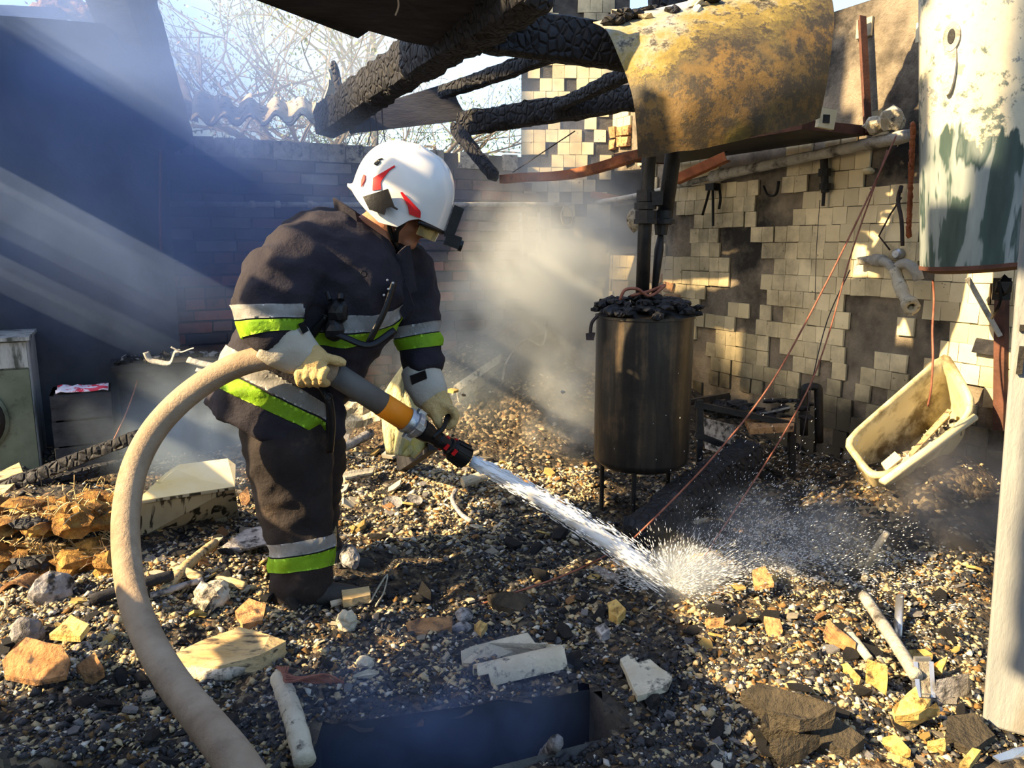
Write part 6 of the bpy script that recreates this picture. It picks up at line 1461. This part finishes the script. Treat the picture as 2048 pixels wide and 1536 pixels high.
for y in range(560, 1130, 60): sp(1985, y, 1.95, .05)
for y in range(1200, 1440, 60): sp(1980, y, 1.95, .06)
for x in range(390, 680, 40): sp(x, 215, 5.65, .08)
for x, y, Y, r in ((815,465,2.70,.085), (760,455,2.68,.06), (930,810,4.75,.06), (1000,820,4.7,.07), (1070,830,4.7,.06), (1130,560,5.1,.14), (1145,640,4.95,.14), (1150,720,4.8,.12), (1150,800,4.6,.12), (1060,660,5.4,.08)): sp(x, y, Y, r)
for x in (1950, 1975, 1995):
    for y in range(0, 330, 55): sp(x, y, 3.18, .07)
WP = [(c, r, c - SUN*((V.dot(c)-VL)/V.dot(SUN))) for c, r in SPOTS]
def lit_at(c):
    for _, r, w_ in WP:
        if (w_-c).length < r+.035: return True
    for g, P in GEO:
        if g == 'f': k = (.05-c.z)/SUN.z
        elif g == 'r': k = (PR-V.dot(c))/V.dot(SUN)
        else: k = (YS-c.y)/SUN.y
        if k < .2: continue
        h_ = c + SUN*k
        if h_.y < .5: continue
        x, y = pix(h_)
        if inpoly(x, y, P): return True
    return False
st = .085
q = MB(); vL = VL; cells = set()
nu, nzz = int(9.5/st), int(7.0/st)
for i in range(nu):
    for j in range(nzz):
        if not lit_at(rp(-3.2+(i+.5)*st, vL, (j+.5)*st)): cells.add((i, j))
idx = {}
def vid(i, j, k):
    key = (i, j, k)
    if key not in idx:
        idx[key] = len(q.v); q.v.append(rp(-3.2+i*st+.02*noise.noise(V3((i*1.7, j*1.3, 0))), vL-.05*k, j*st+.02*noise.noise(V3((i*1.1, j*1.9, 4)))))
    return idx[key]
for (i, j) in cells:
    a, b_, c, d = (i,j), (i+1,j), (i+1,j+1), (i,j+1)
    q.f.append([vid(*a,0), vid(*b_,0), vid(*c,0), vid(*d,0)]); q.m.append(0); q.f.append([vid(*d,1), vid(*c,1), vid(*b_,1), vid(*a,1)]); q.m.append(0)
    for (di, dj, e, f2) in ((0,-1,a,b_), (1,0,b_,c), (0,1,c,d), (-1,0,d,a)):
        if (i+di, j+dj) not in cells: q.f.append([vid(*e,0), vid(*e,1), vid(*f2,1), vid(*f2,0)]); q.m.append(0)
tag(q.build('sun_mask_wall', M['plast_dark'], org=(0,0,0)), 'added unseen wall with holes shaped to let in patches of sun', kind='structure')
# ---------------------------------------------------------------- smoke (real volumes)
def smoke(name, label, c, size, dens, col, nsc=2.2, lo=.42, hi=.75, aniso=.2, rot=0.0, fall=1.0, stretch=(1,1,1), seed=0.0):
    bm = bmesh.new(); bmesh.ops.create_icosphere(bm, subdivisions=3, radius=1.0)
    me = bpy.data.meshes.new(name); bm.to_mesh(me); bm.free()
    o = bpy.data.objects.new(name, me); COL.objects.link(o); o.location = c; o.scale = size; o.rotation_euler = (0, rot, 0)
    m = bpy.data.materials.new(name); m.use_nodes = True; nt = m.node_tree
    nt.nodes.remove(nt.nodes['Principled BSDF']); out = nt.nodes['Material Output']
    vp = nt.nodes.new('ShaderNodeVolumeScatter'); vp.inputs['Anisotropy'].default_value = aniso
    vp.inputs['Color'].default_value = col
    tc = nt.nodes.new('ShaderNodeTexCoord').outputs['Object']; geo = nt.nodes.new('ShaderNodeNewGeometry').outputs['Position']
    ln = nt.nodes.new('ShaderNodeVectorMath'); ln.operation = 'LENGTH'; nt.links.new(tc, ln.inputs[0])
    f = mth(nt, 'POWER', mth(nt, 'SUBTRACT', 1.0, ln.outputs['Value'], True), fall)
    mp = nt.nodes.new('ShaderNodeMapping'); mp.inputs['Scale'].default_value = stretch; mp.inputs['Location'].default_value = (seed, seed*.7, 0); nt.links.new(geo, mp.inputs[0])
    n = noisen(nt, mp.outputs[0], nsc, 3, .55, .6)
    mr = nt.nodes.new('ShaderNodeMapRange'); mr.inputs[1].default_value = lo; mr.inputs[2].default_value = hi; nt.links.new(n, mr.inputs[0])
    d = mth(nt, 'MULTIPLY', mth(nt, 'MULTIPLY', f, mr.outputs[0]), dens)
    va_ = nt.nodes.new('ShaderNodeVolumeAbsorption'); va_.inputs['Color'].default_value = col
    ad = nt.nodes.new('ShaderNodeAddShader'); nt.links.new(vp.outputs[0], ad.inputs[0]); nt.links.new(va_.outputs[0], ad.inputs[1])
    nt.links.new(d, vp.inputs['Density']); nt.links.new(d, va_.inputs['Density']); nt.links.new(ad.outputs[0], out.inputs['Volume'])
    me.materials.append(m)
    return tag(o, label, 'smoke', None, 'stuff')
BLUE = (.36, .53, .97, 1); WHITE = (.90, .96, 1.0, 1); MIST = (.85, .92, 1.0, 1)
smoke('smoke', 'blue smoke haze hanging in front of the left dark wall', at(120, 300, 4.85), (1.75, .65, 1.40), 5.0, BLUE, 1.4, .20, .72, stretch=(1, 1, .8), fall=.8)
smoke('smoke', 'thin blue smoke haze in front of the brick wall', at(540, 400, 5.1), (1.5, .6, 1.1), 1.5, BLUE, 1.6, .28, .75, seed=3, fall=.8)
smoke('smoke', 'thick white smoke rising from the rubble heap beside the boiler', at(1125, 590, 5.0), (.78, .55, .95), 8.5, WHITE, 2.4, .34, .66, seed=5)
smoke('smoke', 'small white smoke plume rising close to the left side of the boiler', at(1140, 830, 4.5), (.32, .28, .55), 10.0, WHITE, 4, .34, .68, seed=41)
smoke('smoke', 'pale smoke drifting behind the arm of the firefighter', at(930, 690, 4.7), (.7, .5, .6), 3.0, (.78,.90,1,1), 2.8, .36, .7, seed=9)
smoke('smoke', 'bluish smoke around the legs of the firefighter', at(430, 850, 4.0), (.8, .4, .42), 3.6, (.62,.78,1,1), 2.6, .34, .72, seed=12)
smoke('smoke', 'dark grey steam rising from the wet rubble beside the post', at(1905, 990, 3.05), (.34, .3, .30), 4.5, (.75,.72,.70,1), 5, .36, .66, seed=15)
smoke('smoke', 'white spray mist bursting where the water jet lands', gpt(1345,1182)+V3((.05,.0,.06)), (.20, .15, .13), 22, MIST, 9, .30, .65, seed=17)
smoke('smoke', 'thin spray mist drifting right of the jet impact', gpt(1560,1130)+V3((.0,.05,.10)), (.52, .32, .22), 3.0, MIST, 5, .34, .7, seed=19)
smoke('smoke', 'blue smoke curling up out of the floor pit', gpt(850,1440)+Z*.0, (.55, .30, .30), 3.4, BLUE, 4, .32, .7, seed=22)
smoke('smoke', 'pale haze drifting among the trees behind the brick wall', at(640, 100, 7.4), (2.6, .8, 1.0), .8, MIST, 1.2, .25, .75, seed=25, fall=.7)
smoke('smoke', 'thin haze in front of the pale tiled corner', at(1060, 330, 5.8), (.7, .4, .9), 1.6, (.85,.93,1,1), 2, .3, .72, seed=28)
smoke('smoke', 'white smoke billow in the tiled corner above the rubble heap', at(1140, 530, 5.4), (.5, .4, .55), 9.0, WHITE, 3, .24, .66, seed=51)
